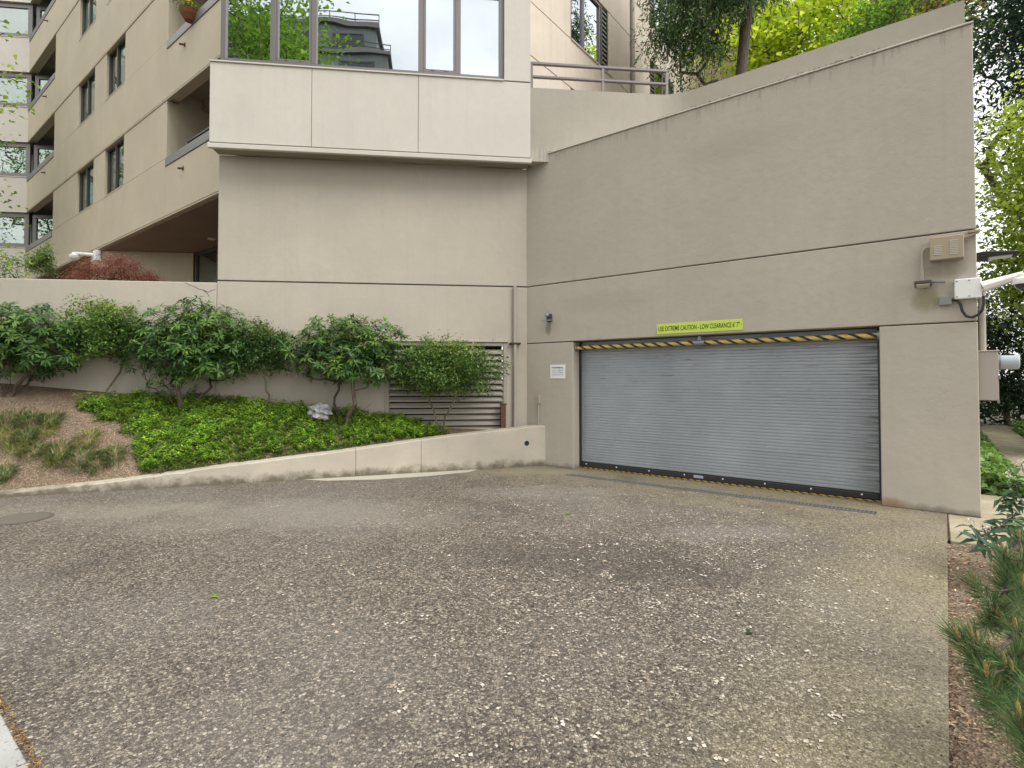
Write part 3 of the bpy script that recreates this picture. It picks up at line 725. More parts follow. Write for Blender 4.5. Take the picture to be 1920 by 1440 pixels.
def skeleton(rng, base_pts, tips, r_tip=.004, wig=.06, back=.35, mids=3, pw=.48):
    """join tips to the growing tree; returns (p0,p1,r0,r1) arrays. base_pts: list of trunk polylines"""
    pos = []; par = []; dist = []
    for pl in base_pts:
        prev = -1
        for p in pl:
            pos.append(np.array(p, float)); par.append(prev)
            dist.append(0 if prev < 0 else dist[prev]+np.linalg.norm(pos[-1]-pos[prev])); prev = len(pos)-1
    ntr = len(pos); b0 = np.array(pos[0])
    order = np.argsort(np.linalg.norm(tips-b0, axis=1)); used = []
    tipnode = {}
    for ti in order:
        t = tips[ti]; Q = np.array(pos); dd_ = np.linalg.norm(Q-t, axis=1)
        up_ = np.maximum(0, Q[:, 2]-t[2]+.0)
        cost = dd_ + back*np.array(dist)*.35 + up_*1.2
        for i_ in range(len(cost)):
            if i_ < ntr and par[i_] < 0: cost[i_] += .3
        j = int(np.argmin(cost)); p = np.array(pos[j]); prev = j; ln = dd_[j]
        for k in range(1, mids+1):
            f = k/mids; q = p+(t-p)*f
            if k < mids: q = q + rng.normal(0, wig*ln, 3) + np.array([0, 0, -.12*ln*math.sin(math.pi*f)])
            pos.append(q); par.append(prev); dist.append(dist[prev]+ln/mids); prev = len(pos)-1
        tipnode[ti] = prev
    n = len(pos); cnt = np.zeros(n)
    ch = np.zeros(n, int)
    for i in range(n):
        if par[i] >= 0: ch[par[i]] += 1
    for i in range(n-1, -1, -1):
        if ch[i] == 0: cnt[i] += 1
        if par[i] >= 0: cnt[par[i]] += cnt[i]
    rad = r_tip*np.maximum(1, cnt)**pw
    idx = [i for i in range(n) if par[i] >= 0]; pr = [par[i] for i in idx]
    pos = np.array(pos)
    dirs = np.zeros((len(tips), 3))
    for ti, nd in tipnode.items(): dirs[ti] = pos[nd]-pos[par[nd]]
    return pos[pr], pos[idx], np.minimum(rad[pr], rad[idx]*1.35), rad[idx], nrm(dirs)
def tubes(p0, p1, r0, r1, n=5):
    d = nrm(p1-p0); ref = np.where(np.abs(d[:, 2:3]) < .9, np.array([[0, 0, 1.]]), np.array([[1., 0, 0]]))
    x = nrm(np.cross(d, ref)); y = np.cross(d, x); t = np.arange(n)*2*math.pi/n
    ring = x[:, None]*np.cos(t)[None, :, None] + y[:, None]*np.sin(t)[None, :, None]
    e0 = p0 - d*r0[:, None]*.2; e1 = p1 + d*r1[:, None]*.3
    V = np.concatenate([e0[:, None]+ring*r0[:, None, None], e1[:, None]+ring*r1[:, None, None]], 1).reshape(-1, 3)
    b = np.arange(len(p0))[:, None]*2*n
    F = np.concatenate([b+np.array([[i, (i+1) % n, n+(i+1) % n, n+i]]) for i in range(n)], 0)
    return V, F
def rosettes(rng, C, Ax, k, Ln, Wd, lift, pal, droop=.2, jit=.15, fold=.15, newfrac=0, newpal=None):
    """whorls of leaves round axes Ax"""
    n = len(C); x = nrm(np.cross(Ax, rng.normal(size=(n, 3)))); y = np.cross(Ax, x)
    ph = rng.uniform(0, 6.28, (n, 1)) + np.arange(k)[None]*2.399 + rng.normal(0, .15, (n, k))
    el = np.clip(rng.normal(lift, .28, (n, k)), -.6, 1.3)
    D = (x[:, None]*np.cos(ph)[..., None]+y[:, None]*np.sin(ph)[..., None])*np.cos(el)[..., None] + Ax[:, None]*np.sin(el)[..., None]
    U = np.repeat(Ax[:, None], k, 1) - D*np.sum(D*Ax[:, None], -1, keepdims=True)
    U = U + np.array([0, 0, .15])
    P = np.repeat(C[:, None], k, 1) + D*.01 - Ax[:, None]*rng.uniform(0, .05, (n, k, 1))
    ln = Ln*rng.uniform(.7, 1.12, (n, k))
    V, F = leaves(P.reshape(-1, 3), D.reshape(-1, 3), U.reshape(-1, 3), ln.ravel(), (ln*Wd).ravel(), fold, droop)
    base = tints(rng, n, pal, jit)
    if newfrac: 
        q = rng.random(n) < newfrac; base[q] = tints(rng, int(q.sum()), newpal, .1)
    c = np.repeat(base, k, 0)*(1+rng.normal(0, .08, (n*k, 1)))
    return V, F, np.repeat(np.clip(c, .004, 1), 5, 0)
def scatter_leaves(rng, C, n_each, spread, Ln, Wd, pal, jit=.2, droop=.2, upb=.35, fold=.15):
    """loose leaves round twig tips"""
    n = len(C); P = np.repeat(C, n_each, 0) + rng.normal(0, 1, (n*n_each, 3))*spread
    D = rnd_dirs(rng, n*n_each); D[:, 2] = D[:, 2]*.6 - .05
    U = rng.normal(0, 1, (n*n_each, 3))*.55 + np.array([0, 0, 1]); U[:, 2] += upb
    ln = Ln*rng.uniform(.6, 1.15, n*n_each)
    V, F = leaves(P, D, U, ln, ln*Wd, fold, droop)
    return V, F, np.repeat(tints(rng, n*n_each, pal, jit), 5, 0)
def merge(*parts):
    Vs, Fs, Cs = [], [], []; b = 0
    for V, F, C in parts: Vs.append(V); Fs.append(F+b); Cs.append(C); b += len(V)
    return np.concatenate(Vs), np.concatenate(Fs), np.concatenate(Cs)

# ================================================================== SHRUBS ALONG THE GARDEN WALL
def bedpt(u, out):
    """plan point where the sight column at u meets a line parallel to the wall"""
    o = M.p(0, 0, out); k = (u-960)/FPX
    t = (k*o.y-o.x)/(M.e.x-k*M.e.y); p = o+M.e*t
    return np.array([p.x, p.y, bed_h(p.x, p.y)])
GREEN_R = [(.060, .140, .030), (.085, .18, .036), (.040, .098, .026), (.135, .24, .045)]
GREEN_S = [(.095, .175, .036), (.145, .235, .048), (.065, .13, .032)]
def px2m(depth): return depth/FPX
def rhodo(u, out, du, v_top, v_bot, hw, label, seed, stems, nw, newf=.04, lean=0.):
    rng = np.random.default_rng(seed); b = bedpt(u, out); s_ = px2m(b[1])
    cz = EYE + (711-(v_top+v_bot)/2)*s_; rz = (v_bot-v_top)/2*s_
    c = np.array([b[0]+du*s_, b[1], cz])
    t = empty('rhododendron', tuple(b), label, 'shrub', 'shrubs along the garden wall')
    tips, d = blob_tips(rng, c, (hw*s_*1.04, min(.62, hw*s_*.8), rz*1.0), int(nw*3.1), .28, .15, -.95)
    tips = tips[[(M.o-Vector((*p[:2], 0))).dot(M.n) < -.08 for p in tips]]
    bp = []
    for k in range(stems):
        a = k/stems*6.28+rng.random(); q = b+np.array([math.cos(a)*.10, math.sin(a)*.07, -.04])
        bp.append([q, q+np.array([math.cos(a)*.08+lean, math.sin(a)*.05, .16]), q+np.array([math.cos(a)*.34+lean*2, math.sin(a)*.15, .36])])
    p0, p1, r0, r1, dirs = skeleton(rng, bp, tips, .0032, .035, .12)
    V, F = tubes(p0, p1, r0, r1); npobj('stems', V, F, m_bark, t, smooth=True)
    ax = nrm(dirs*.25 + nrm(tips-(c-np.array([0, 0, rz*.5])))*.6 + np.array([0, -.25, .55]) + rng.normal(0, .18, tips.shape))
    V, F, C = rosettes(rng, tips, ax, 10, .125, .30, .15, GREEN_R, .22, .16, .12, newf, [(.14, .22, .04), (.17, .25, .045)])
    npobj('foliage', V, F, m_gloss, t, C); return t
def small_shrub(u, out, du, v_top, v_bot, hw, label, seed, stems, nt_, bare=.25, per=26, name='azalea', pal=GREEN_S, ln=.056):
    rng = np.random.default_rng(seed); b = bedpt(u, out); s_ = px2m(b[1])
    cz = EYE + (711-(v_top+v_bot)/2)*s_; rz = (v_bot-v_top)/2*s_
    c = np.array([b[0]+du*s_, b[1], cz])
    t = empty(name, tuple(b), label, 'shrub', 'shrubs along the garden wall')
    tips, d = blob_tips(rng, c, (hw*s_*1.06, min(.55, hw*s_*.85), rz*1.0), int(nt_*2.5), .25, .16, -.95)
    tips = tips[[(M.o-Vector((*p[:2], 0))).dot(M.n) < -.06 for p in tips]]
    bp = []
    for k in range(stems):
        a = k/stems*6.28+rng.random(); q = b+np.array([math.cos(a)*.04*(stems > 1), math.sin(a)*.04*(stems > 1), -.04])
        sp = bare*.45*(stems > 1)
        bp.append([q, q+np.array([math.cos(a)*sp*.5+du*s_*.25, math.sin(a)*sp*.4, bare*.55]), q+np.array([math.cos(a)*sp+du*s_*.4, math.sin(a)*sp*.8, bare])])
    p0, p1, r0, r1, dirs = skeleton(rng, bp, tips, .0019, .035, .12)
    V, F = tubes(p0, p1, r0, r1); npobj('stems', V, F, m_barkg, t, smooth=True)
    V, F, C = scatter_leaves(rng, tips, int(per*1.15), .055, ln, .52, pal, .22)
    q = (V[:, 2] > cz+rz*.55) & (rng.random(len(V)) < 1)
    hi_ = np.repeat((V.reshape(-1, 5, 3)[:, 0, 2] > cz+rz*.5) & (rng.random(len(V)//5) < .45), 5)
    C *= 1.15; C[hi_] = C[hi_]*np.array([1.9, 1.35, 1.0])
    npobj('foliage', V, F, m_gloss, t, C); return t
rhodo(18, .34, 22, 563, 712, 112, 'big dark rhododendron at the left edge, leftmost of the shrub row', 11, 5, 190, .03)
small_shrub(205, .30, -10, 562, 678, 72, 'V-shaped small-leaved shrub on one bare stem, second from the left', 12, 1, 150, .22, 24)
rhodo(345, .36, 15, 562, 732, 112, 'tall rhododendron, widest bright green shrub left of the row centre', 13, 4, 230, .03)
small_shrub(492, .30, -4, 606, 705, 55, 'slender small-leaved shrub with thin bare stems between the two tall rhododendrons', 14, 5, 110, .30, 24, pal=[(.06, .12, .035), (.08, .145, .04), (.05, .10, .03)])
rhodo(645, .38, -4, 588, 722, 130, 'spreading rhododendron with forked dark stems beside the white rock', 15, 5, 210, .10)
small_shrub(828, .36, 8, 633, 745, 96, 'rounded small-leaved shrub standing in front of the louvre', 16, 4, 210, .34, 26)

# ================================================================== GROUND COVER, GRASS, ROCK
def in_poly(x, y, poly):
    c = np.zeros(len(x), bool); n = len(poly)
    for i in range(n):
        x0, y0 = poly[i]; x1, y1 = poly[(i+1) % n]
        k = (y0 > y) != (y1 > y); xi = (x1-x0)*(y-y0)/(y1-y0+1e-12)+x0
        c ^= k & (x < xi)
    return c
def bedhit(u, v, dz=0.):
    d = np.array([(u-960)/FPX, 0, 0]) - np.array([0, -math.sin(PITCH), math.cos(PITCH)])*(v-CY)/FPX + np.array([0, math.cos(PITCH), math.sin(PITCH)])
    lo = 5.0
    for t in np.arange(5.5, 9.6, .02):
        p = np.array([0, 0, EYE])+d*t
        if p[2] <= bed_h(p[0], p[1])+dz: return p
    return p
rng = np.random.default_rng(21)
outl = [(128, 748), (200, 742), (300, 740), (430, 745), (560, 760), (700, 775), (790, 790), (838, 806), (800, 826), (640, 852), (520, 868), (400, 884), (272, 900), (262, 850), (255, 812), (190, 778)]
poly0 = [np.array(bedhit(u, v, .08)[:2]) for u, v in outl]; poly = []
for i_ in range(len(poly0)):
    a_, b_ = poly0[i_], poly0[(i_+1) % len(poly0)]
    for f_ in np.arange(0, 1, .125): poly.append(tuple(a_+(b_-a_)*f_+rng.normal(0, .05, 2)))
px = np.array(poly); lo, hi = px.min(0), px.max(0)
X = rng.uniform(lo[0], hi[0], 23000); Y = rng.uniform(lo[1], hi[1], 23000); k = in_poly(X, Y, poly); X, Y = X[k], Y[k]
k = np.array([(-(Vector((x, y, 0))-CURB.o).dot(CURB.n)) > .20 and (Vector((x, y, 0))-M.o).dot(M.n) > .05 for x, y in zip(X, Y)]); X, Y = X[k], Y[k]
Z = np.array([bed_h(x, y) for x, y in zip(X, Y)])
lowf = np.sin(X*3.1+1)*np.sin(Y*3.7) + .7*np.sin(X*7.3+Y*5.1) + .5*np.sin(X*13-Y*11)
hgt = .04+.11*rng.random(len(X)) + .022*lowf
k = rng.random(len(X)) > .08-.06*lowf; X, Y, Z, hgt, lowf = X[k], Y[k], Z[k], hgt[k], lowf[k]
C0 = np.stack([X, Y, Z+hgt], 1); Ax = nrm(rng.normal(0, .35, C0.shape)+np.array([0, -.1, 1]))
pal = [(.19, .33, .035), (.24, .40, .042), (.30, .46, .055), (.11, .22, .034), (.15, .29, .036), (.36, .50, .075)]
V1 = rosettes(rng, C0, Ax, 6, .043, .5, .45, pal, .2, .22, .15)
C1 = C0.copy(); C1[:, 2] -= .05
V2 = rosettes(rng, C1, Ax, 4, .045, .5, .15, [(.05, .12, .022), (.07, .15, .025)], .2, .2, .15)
V1[2][:] *= (1+.22*np.repeat(np.clip(lowf, -1.5, 1.2), 30))[:, None]
dn = 700; ii = rng.integers(0, len(X), dn); V3 = scatter_leaves(rng, C0[ii]-np.array([0, 0, .02]), 2, .02, .05, .25, [(.32, .25, .10), (.24, .17, .07), (.40, .36, .12)])
V, F, Cc = merge(V1, V2, V3)
tag(npobj('ground_cover', V, F, m_leaf, None, Cc), 'low bright green leafy ground cover filling the planting bed', 'ground cover', kind='stuff')
def grass_clump(p, r, n, ln, rng, pal, label, name='grass_clump'):
    a = rng.uniform(0, 6.28, n); rr = r*np.sqrt(rng.random(n)); P = np.stack([p[0]+rr*np.cos(a), p[1]+rr*np.sin(a), np.full(n, p[2]-.01)], 1)
    P[:, 2] = [bed_h(x, y)-.005 for x, y in P[:, :2]]
    D = np.stack([np.cos(a)*.55+rng.normal(0, .3, n), np.sin(a)*.55+rng.normal(0, .3, n), rng.uniform(.5, 1.2, n)], 1)
    U = np.tile(np.array([[0, 0, 1.]]), (n, 1))-D*.2; l_ = ln*rng.uniform(.6, 1.15, n)
    V, F = leaves(P, D, U, l_, l_*.06+.003, .1, .45)
    return tag(npobj(name, V, F, m_leaf, None, np.repeat(tints(rng, n, pal, .2), 5, 0)), label, 'grass', 'grass clumps on the bare slope')
gp = [(.09, .17, .06), (.12, .21, .07), (.16, .23, .07), (.23, .25, .09), (.33, .29, .14)]
gp2 = [(.19, .26, .06), (.26, .30, .075), (.35, .32, .13)]
clumps = [(8, 892, .10, 'dark grass clump at the left edge nearest the curb', gp), (20, 792, .18, 'flat grass clump at the left edge highest up the slope', gp), (52, 790, .13, 'dark grass clump on the upper slope beside the leftmost one', gp),
    (95, 792, .12, 'thin grass clump on the upper slope below the big rhododendron', gp), (8, 822, .12, 'yellowish grass clump at the left edge halfway down the slope', gp2), (48, 825, .12, 'mid-slope grass clump left of centre', gp), (88, 812, .12, 'small faded grass clump in the middle of the bare slope', gp2),
    (30, 845, .12, 'sparse grass clump below the yellowish one', gp2), (62, 850, .13, 'grass clump in the lower band, first from the left', gp), (110, 850, .14, 'grass clump in the lower band, second from the left', gp), (105, 868, .10, 'lower grass clump with bent blades above the curb', gp2), (150, 862, .17, 'largest green grass clump above the curb', gp), (182, 870, .13, 'grass clump touching the largest one on its right', gp), (213, 858, .12, 'upright bluish grass clump next to the ground cover', gp),
    (165, 828, .13, 'short yellow-green grass clump on the bare soil', gp2), (300, 872, .13, 'dark grass clump at the front of the ground cover', gp), (345, 868, .14, 'faded grass clump in front of the ground cover by the curb', gp2), (390, 862, .12, 'thin grass clump where the ground cover meets the curb', gp2)]
for i, (u, v, r, lb, pl) in enumerate(clumps):
    p = bedhit(u, v); grass_clump(p, r, 260 if pl is gp else 170, .15, np.random.default_rng(100+i), pl, lb)
# rock
p = bedhit(600, 776, .18); bm = bmesh.new(); bmesh.ops.create_icosphere(bm, subdivisions=3, radius=.17)
rr = random.Random(4)
for v in bm.verts:
    q = v.co.normalized(); k = 1+.22*math.sin(5*q.x+2)*math.sin(6*q.y)+.14*math.sin(9*q.z+4*q.x)+.05*rr.random(); v.co = Vector((q.x*.175, q.y*.13, q.z*.13))*k
me = bpy.data.meshes.new('rock'); bm.to_mesh(me); bm.free(); me.materials.append(m_rock)
tag(reg(bpy.data.objects.new('rock', me), (p[0], p[1], bed_h(p[0], p[1])+.20), None), 'pale grey rock lying in the ground cover', 'rock')
# bark chips and straw on the bed
def chips(name, X, Y, Zf, rng, label, pal, ln=.03, kind='stuff', m_=None, wide=.4):
    n = len(X); P = np.stack([X, Y, Zf], 1)+np.array([0, 0, .006]); a = rng.uniform(0, 6.28, n)
    D = np.stack([np.cos(a), np.sin(a), rng.normal(0, .15, n)], 1); U = rng.normal(0, .25, (n, 3))+np.array([0, 0, 1])
    l_ = ln*rng.uniform(.4, 1.5, n); V, F = leaves(P, D, U, l_, l_*rng.uniform(.15, wide, n), .05, .02)
    return tag(npobj(name, V, F, m_ or m_chip, None, np.repeat(tints(rng, n, pal, .25), 5, 0)), label, 'mulch', kind=kind)
rng = np.random.default_rng(31); chipal = [(.14, .085, .055), (.23, .15, .095), (.34, .25, .16), (.46, .37, .26), (.08, .055, .04), (.26, .16, .095)]
X = rng.uniform(-9, .4, 12000); Y = rng.uniform(5.5, 9.6, 12000)
k = np.array([(-(Vector((x, y, 0))-CURB.o).dot(CURB.n)) > .22 and (Vector((x, y, 0))-M.o).dot(M.n) > .03 for x, y in zip(X, Y)]); X, Y = X[k], Y[k]
chips('bark_chips', X, Y, np.array([bed_h(x, y) for x, y in zip(X, Y)]), rng, 'loose bark chips and straw on the garden bed soil', chipal, .035)
la = -.42+2.7*rng.random(9000)**1.4; de = 1.3+5.3*rng.random(9000)
pts = np.array([K.p(a, 0, d)[:2] for a, d in zip(la, de)])
zz = -.035+.10*(1-np.exp(-la*1.2-.3))
chips('mulch_chips', pts[:, 0], pts[:, 1], zz, rng, 'fallen leaf litter and bark chips beside the driveway edge', chipal+[(.45, .34, .23), (.33, .20, .11)], .038)
a = rng.uniform(-6.4, 3.6, 5200); pts = np.array([sw.p(x, 0, o)[:2] for x, o in zip(a, rng.normal(.018, .0065, 5200))])
chips('joint_debris', pts[:, 0], pts[:, 1], np.full(5200, -.004)+rng.random(5200)*.008, rng, 'brown leaf debris packed in the joint between driveway and sidewalk', [(.26, .16, .07), (.18, .11, .05), (.34, .24, .11), (.09, .06, .035)], .018)
a = rng.uniform(-5, 1.25, 1500); pts = np.array([K.p(-.297, 0, x)[:2] for x in a])
chips('edge_debris', pts[:, 0], pts[:, 1], np.full(1500, -.012), rng, 'leaf debris in the joint along the corner slab', [(.20, .12, .06), (.13, .08, .05), (.33, .23, .14)], .02)

# petals on the driveway
rng = np.random.default_rng(41)
P = []; 
for q in range(1900):
    de = rng.uniform(.2, 6.2); la = rng.uniform(-5.2, -.4) if rng.random() < .85 else rng.uniform(-8, -4)
    wgt = math.exp(-((la+2.4)/1.9)**2)*math.exp(-((de-3.4)/2.0)**2)
    if rng.random() > wgt+.10: continue
    c = K.p(la, 0, de)
    for j in range(rng.integers(1, 9)): P.append((c.x+rng.normal(0, .022), c.y+rng.normal(0, .022), .004))
P = np.array(P); n = len(P); a = rng.uniform(0, 6.28, n); D = np.stack([np.cos(a), np.sin(a), np.full(n, .05)], 1)
U = rng.normal(0, .15, (n, 3))+np.array([0, 0, 1]); l_ = rng.uniform(.009, .028, n); V, F = leaves(P, D, U, l_, l_*rng.uniform(.5, 1, n), .12, .05)
tag(npobj('fallen_petals', V, F, m_petal, None, np.repeat(tints(rng, n, [(.58, .52, .45), (.50, .45, .38), (.62, .57, .52), (.45, .37, .29)], .12), 5, 0)), 'whitish fallen petals scattered over the driveway', 'petals', kind='stuff')
# loose rounded pebbles standing proud of the aggregate near the camera
n = 34000; de = rng.uniform(1.0, 7.2, n); la = rng.uniform(-8.2, -.34, n)
xy = np.array([K.p(a_, 0, d_)[:2] for a_, d_ in zip(la, de)])
keep = (xy[:, 1] > 1.9) & (xy[:, 1] < 5.2) & (np.abs(xy[:, 0]) < xy[:, 1]*.98+.1); keep &= np.array([sw.n.dot(Vector((x, y, 0))-sw.o) < -.02 for x, y in xy])
xy = xy[keep]; n = len(xy); rad = rng.uniform(.0035, .0078, n); asp = rng.uniform(.55, 1, n); rot = rng.uniform(0, 6.28, n)
t = np.arange(6)*math.pi/3; ring = np.stack([np.cos(t), np.sin(t)], 1)
def ringpts(f, z):
    a = ring[None]*np.stack([rad, rad*asp], 1)[:, None]*f; c, s_ = np.cos(rot)[:, None], np.sin(rot)[:, None]
    return np.stack([xy[:, :1]+a[..., 0]*c-a[..., 1]*s_, xy[:, 1:]+a[..., 0]*s_+a[..., 1]*c, np.broadcast_to((z*rad)[:, None], a.shape[:2])], -1)
V = np.concatenate([ringpts(1., -.15), ringpts(.62, .34)], 1).reshape(-1, 3); b = np.arange(n)[:, None]*12
F = np.concatenate([b+np.array([[i, (i+1) % 6, 6+(i+1) % 6, 6+i]]) for i in range(6)] + [b+np.array([[6, 7, 8, 9]]), b+np.array([[6, 9, 10, 11]])], 0)
stp = [(.045, .042, .040), (.095, .083, .070), (.145, .125, .10), (.195, .17, .138), (.075, .072, .074), (.24, .20, .15), (.32, .28, .23), (.12, .10, .08)]
tag(npobj('aggregate_pebbles', V, F, m_peb, None, np.repeat(tints(rng, n, stp, .2), 12, 0), smooth=True), 'rounded pebbles exposed in the driveway surface', 'pebbles', kind='stuff')
# single green leaves on the driveway
for (x, y, c, lb) in ((-2.07, 3.74, (.30, .42, .04), 'yellow-green leaf lying on the left half of the driveway'), (.59, 6.03, (.16, .36, .04), 'small green leaf on the driveway in front of the roll-up door'), (1.37, 3.21, (.035, .10, .03), 'dark green leaf on the driveway right of centre')):
    V, F = leaves(np.array([[x, y, .006], [x+.02, y+.01, .008]]), np.array([[1, .2, .05], [.3, .8, .1]]), np.array([[0, 0, 1.], [0, .2, 1]]), np.array([.055, .04]), np.array([.035, .03]), .2, .05)
    tag(npobj('fallen_leaf', V, F, m_leaf, None, np.tile(np.array(c), (10, 1))), lb, 'leaf', 'green leaves on the driveway')

# ================================================================== GARAGE FITTINGS
def text(body, fr, ac, zc, out, wd, ht, mt, parent, bold=0., align='CENTER', name='lettering'):
    cu = bpy.data.curves.new(name, 'FONT'); cu.body = body; cu.align_x = 'CENTER'; cu.offset = bold; cu.resolution_u = 3
    ob = bpy.data.objects.new(name, cu); COL.objects.link(ob); bpy.context.view_layer.update()
    me = bpy.data.meshes.new_from_object(ob.evaluated_get(bpy.context.evaluated_depsgraph_get()))
    bpy.data.objects.remove(ob); n = len(me.vertices); a = np.zeros(n*3, 'f4'); me.vertices.foreach_get('co', a); a = a.reshape(-1, 3)
    lo, hi = a.min(0), a.max(0); a[:, 0] = (a[:, 0]-(lo[0]+hi[0])/2)/(hi[0]-lo[0])*wd; a[:, 1] = (a[:, 1]-(lo[1]+hi[1])/2)/(hi[1]-lo[1])*ht
    c = fr.p(ac, zc, out); W = np.stack([a[:, 0]*fr.e.x, a[:, 0]*fr.e.y, a[:, 1]], 1)
    me.vertices.foreach_set('co', W.astype('f4').ravel()); me.update(); me.materials.clear(); me.materials.append(mt)
    o = bpy.data.objects.new(name, me); return reg(o, tuple(c), parent)
m_lime = mat('lime_sign', (.52, .68, .07), .45); m_ink = mat('black_ink', (.012, .012, .014), .6); m_gink = mat('grey_ink', (.22, .22, .24), .6)
sg = MB().box(G, 2.447, 3.685, 2.178, 2.330, .003, .010).build('clearance_sign', m_lime, None, .0015)
tag(sg, 'long lime green low clearance sign above the roll-up door', 'sign')
text('USE EXTREME CAUTION - LOW CLEARANCE 6\' 7"', G, 3.06, 2.256, .0115, 1.17, .074, m_ink, sg, .012)
for a in (2.47, 3.665):
    c = G.p(a, 2.255, .010); MB().cyl(c, c+G.n*.003, .006, n=8).build('screw', m_galv, sg)
ws = MB().box(G, .505, .812, 1.512, 1.748, .003, .008).build('warning_sign', m_white, None, .0015)
tag(ws, 'small white warning notice on the wall left of the roll-up door', 'sign')
for tx, z, wd, ht, bo in (('WARNING:', 1.698, .245, .030, .02), ('VIDEO CAMERAS', 1.652, .245, .022, .004), ('AND ALARMED', 1.614, .235, .022, .004), ('DOORS IN USE', 1.576, .235, .022, .004)):
    text(tx, G, .658, z, .0095, wd, ht, m_ink if bo > .01 else m_gink, ws, bo)
# clearance bar
zb_ = 2.03
BO_ = -.10
cb = empty('clearance_bar', G.p(3.1, zb_, BO_), 'yellow and black striped clearance pipe hung across the door head', 'clearance bar')
MB().cyl(G.p(DOOR0+.02, zb_, BO_), G.p(DOOR1-.02, zb_, BO_), .032, n=14).build('pipe', m_bar, cb, smooth=True)
m = MB(); m.cyl(G.p(2.98, zb_, BO_), G.p(3.13, zb_, BO_), .045, n=14).cyl(G.p(3.055, zb_, BO_), G.p(3.055, 2.132, BO_), .026, n=12).cyl(G.p(3.055, zb_+.035, BO_), G.p(3.055, zb_+.07, BO_), .04, n=12); m.build('tee_fitting', m_galv, cb, smooth=True)
for a, q in ((DOOR0+.002, .03), (DOOR1-.03, .028)):
    MB().cyl(G.p(a, zb_, BO_), G.p(a+q, zb_, BO_), .058, n=14).build('flange', m_galv, cb, smooth=True)
# trench drain
DF = Frame((.88, 8.54), (Vector((4.08, 6.08, 0))-Vector((.88, 8.54, 0))).normalized(), -D2)
td = empty('trench_drain', DF.p(2, 0, 0), 'narrow metal trench grate across the driveway before the door', 'drain')
MB().box(DF, 0, 4.03, .001, .005, -.055, .055).build('channel', m_dark, td)
MB().box(DF, 0, 4.03, .002, .010, -.062, -.045).box(DF, 0, 4.03, .002, .010, .045, .062).box(DF, 0, 4.03, .002, .009, -.006, .006).build('frame', m_galv, td)
m = MB()
for i in range(100): m.box(DF, .01+i*.0402, .024+i*.0402, .003, .0085, -.045, .045)
tag(m.build('grate_bars', m_galv, td), kind='stuff')
# wall lamp left of the door
t = empty('wall_lamp', G.p(.50, 2.49, 0), 'small black wall lamp on the left part of the garage wall', 'lamp')
MB().box(G, .455, .545, 2.49, 2.63, .001, .06).build('housing', m_black, t, .012)
m = MB(); a = [G.p(x, z, o) for x in (.44, .56) for z, o in ((2.53, .05), (2.505, .20), (2.49, .20), (2.505, .05))]
m.add(a, [(0, 4, 5, 1), (1, 5, 6, 2), (2, 6, 7, 3), (3, 7, 4, 0), (0, 1, 2, 3), (7, 6, 5, 4)]); m.build('shade', m_galv, t, .003)
m = MB(); m.lathe(G.p(.50, 2.60, .06), G.n, [(0, .03), (.03, .035), (.06, .025), (.07, .01)], 12); m.build('sensor', m_galv, t, smooth=True)
# junction box and conduit by the curb
t = empty('conduit_box', G.p(.27, 0, .03), 'painted switch box on a thin conduit at the wall corner', 'conduit')
MB().box(G, .235, .305, 1.07, 1.21, .001, .05).build('box', m_pipe, t, .006); MB().cyl(G.p(.27, .0, .022), G.p(.27, 1.07, .022), .016, n=10).box(G, .24, .30, .66, .68, .0, .03).build('pipe', m_pipe, t, smooth=True)
# downpipe on the chamfered wall
t = empty('downpipe', M.p(5.03, .6, .05), 'taupe painted downpipe in the corner right of the louvre', 'pipe')
MB().cyl(M.p(5.03, .55, .045), M.p(5.03, 3.16, .045), .032, n=12).build('pipe', m_pipe, t, smooth=True)
MB().box(M, 4.93, 5.13, 2.12, 2.15, .0, .085).build('bracket', m_joint, t, .004)
# rusty post
t = MB().box(M, 4.765, 4.855, .52, 1.05, .07, .16).box(M, 4.75, 4.87, 1.05, 1.075, .06, .17).build('steel_post', m_rust, None, .006)
tag(t, 'short rusty brown steel post at the right end of the louvre', 'post')
# tan ventilated control box with conduit and floodlight below
t = empty('control_box', G.p(5.87, 2.81, 0), 'tan ventilated metal box high on the right end of the wall', 'box')
MB().box(G, 5.725, 6.02, 2.83, 3.085, .001, .15).build('housing', m_tan, t, .006)
for cx_, nsl, z0 in ((5.795, 6, 2.885), (5.935, 9, 2.875)):
    for i in range(nsl): MB().box(G, cx_-.035, cx_+.035, z0+i*.0185, z0+i*.0185+.009, .15, .157).build('vent_slot', m_trim, t)
arc = [G.p(5.735, 3.00, .05), G.p(5.69, 2.995, .05), G.p(5.665, 2.97, .05), G.p(5.655, 2.93, .05), G.p(5.655, 2.62, .05)]
MB().tube(arc, .016).build('conduit', m_pipe, t, smooth=True)
MB().cyl(G.p(6.02, 3.06, .05), G.p(6.15, 3.10, .05), .014).box(G, 6.06, 6.16, 3.105, 3.13, .0, .07).build('stub', m_tan, t)
t = empty('flood_light', G.p(5.66, 2.56, 0), 'flat bronze floodlight under the tan box conduit', 'lamp')
m = MB(); a = [G.p(x, z, o) for x in (5.58, 5.74) for z, o in ((2.635, .0), (2.615, .17), (2.575, .16), (2.555, .0))]
m.add(a, [(0, 4, 5, 1), (1, 5, 6, 2), (2, 6, 7, 3), (3, 7, 4, 0), (0, 1, 2, 3), (7, 6, 5, 4)]); m.build('housing', mat('bronze', (.10, .09, .07), .4), t, .008)
m = MB(); a = [G.p(x, z, o) for x in (5.60, 5.72) for z, o in ((2.572, .155), (2.552, .03), (2.545, .03), (2.565, .155))]
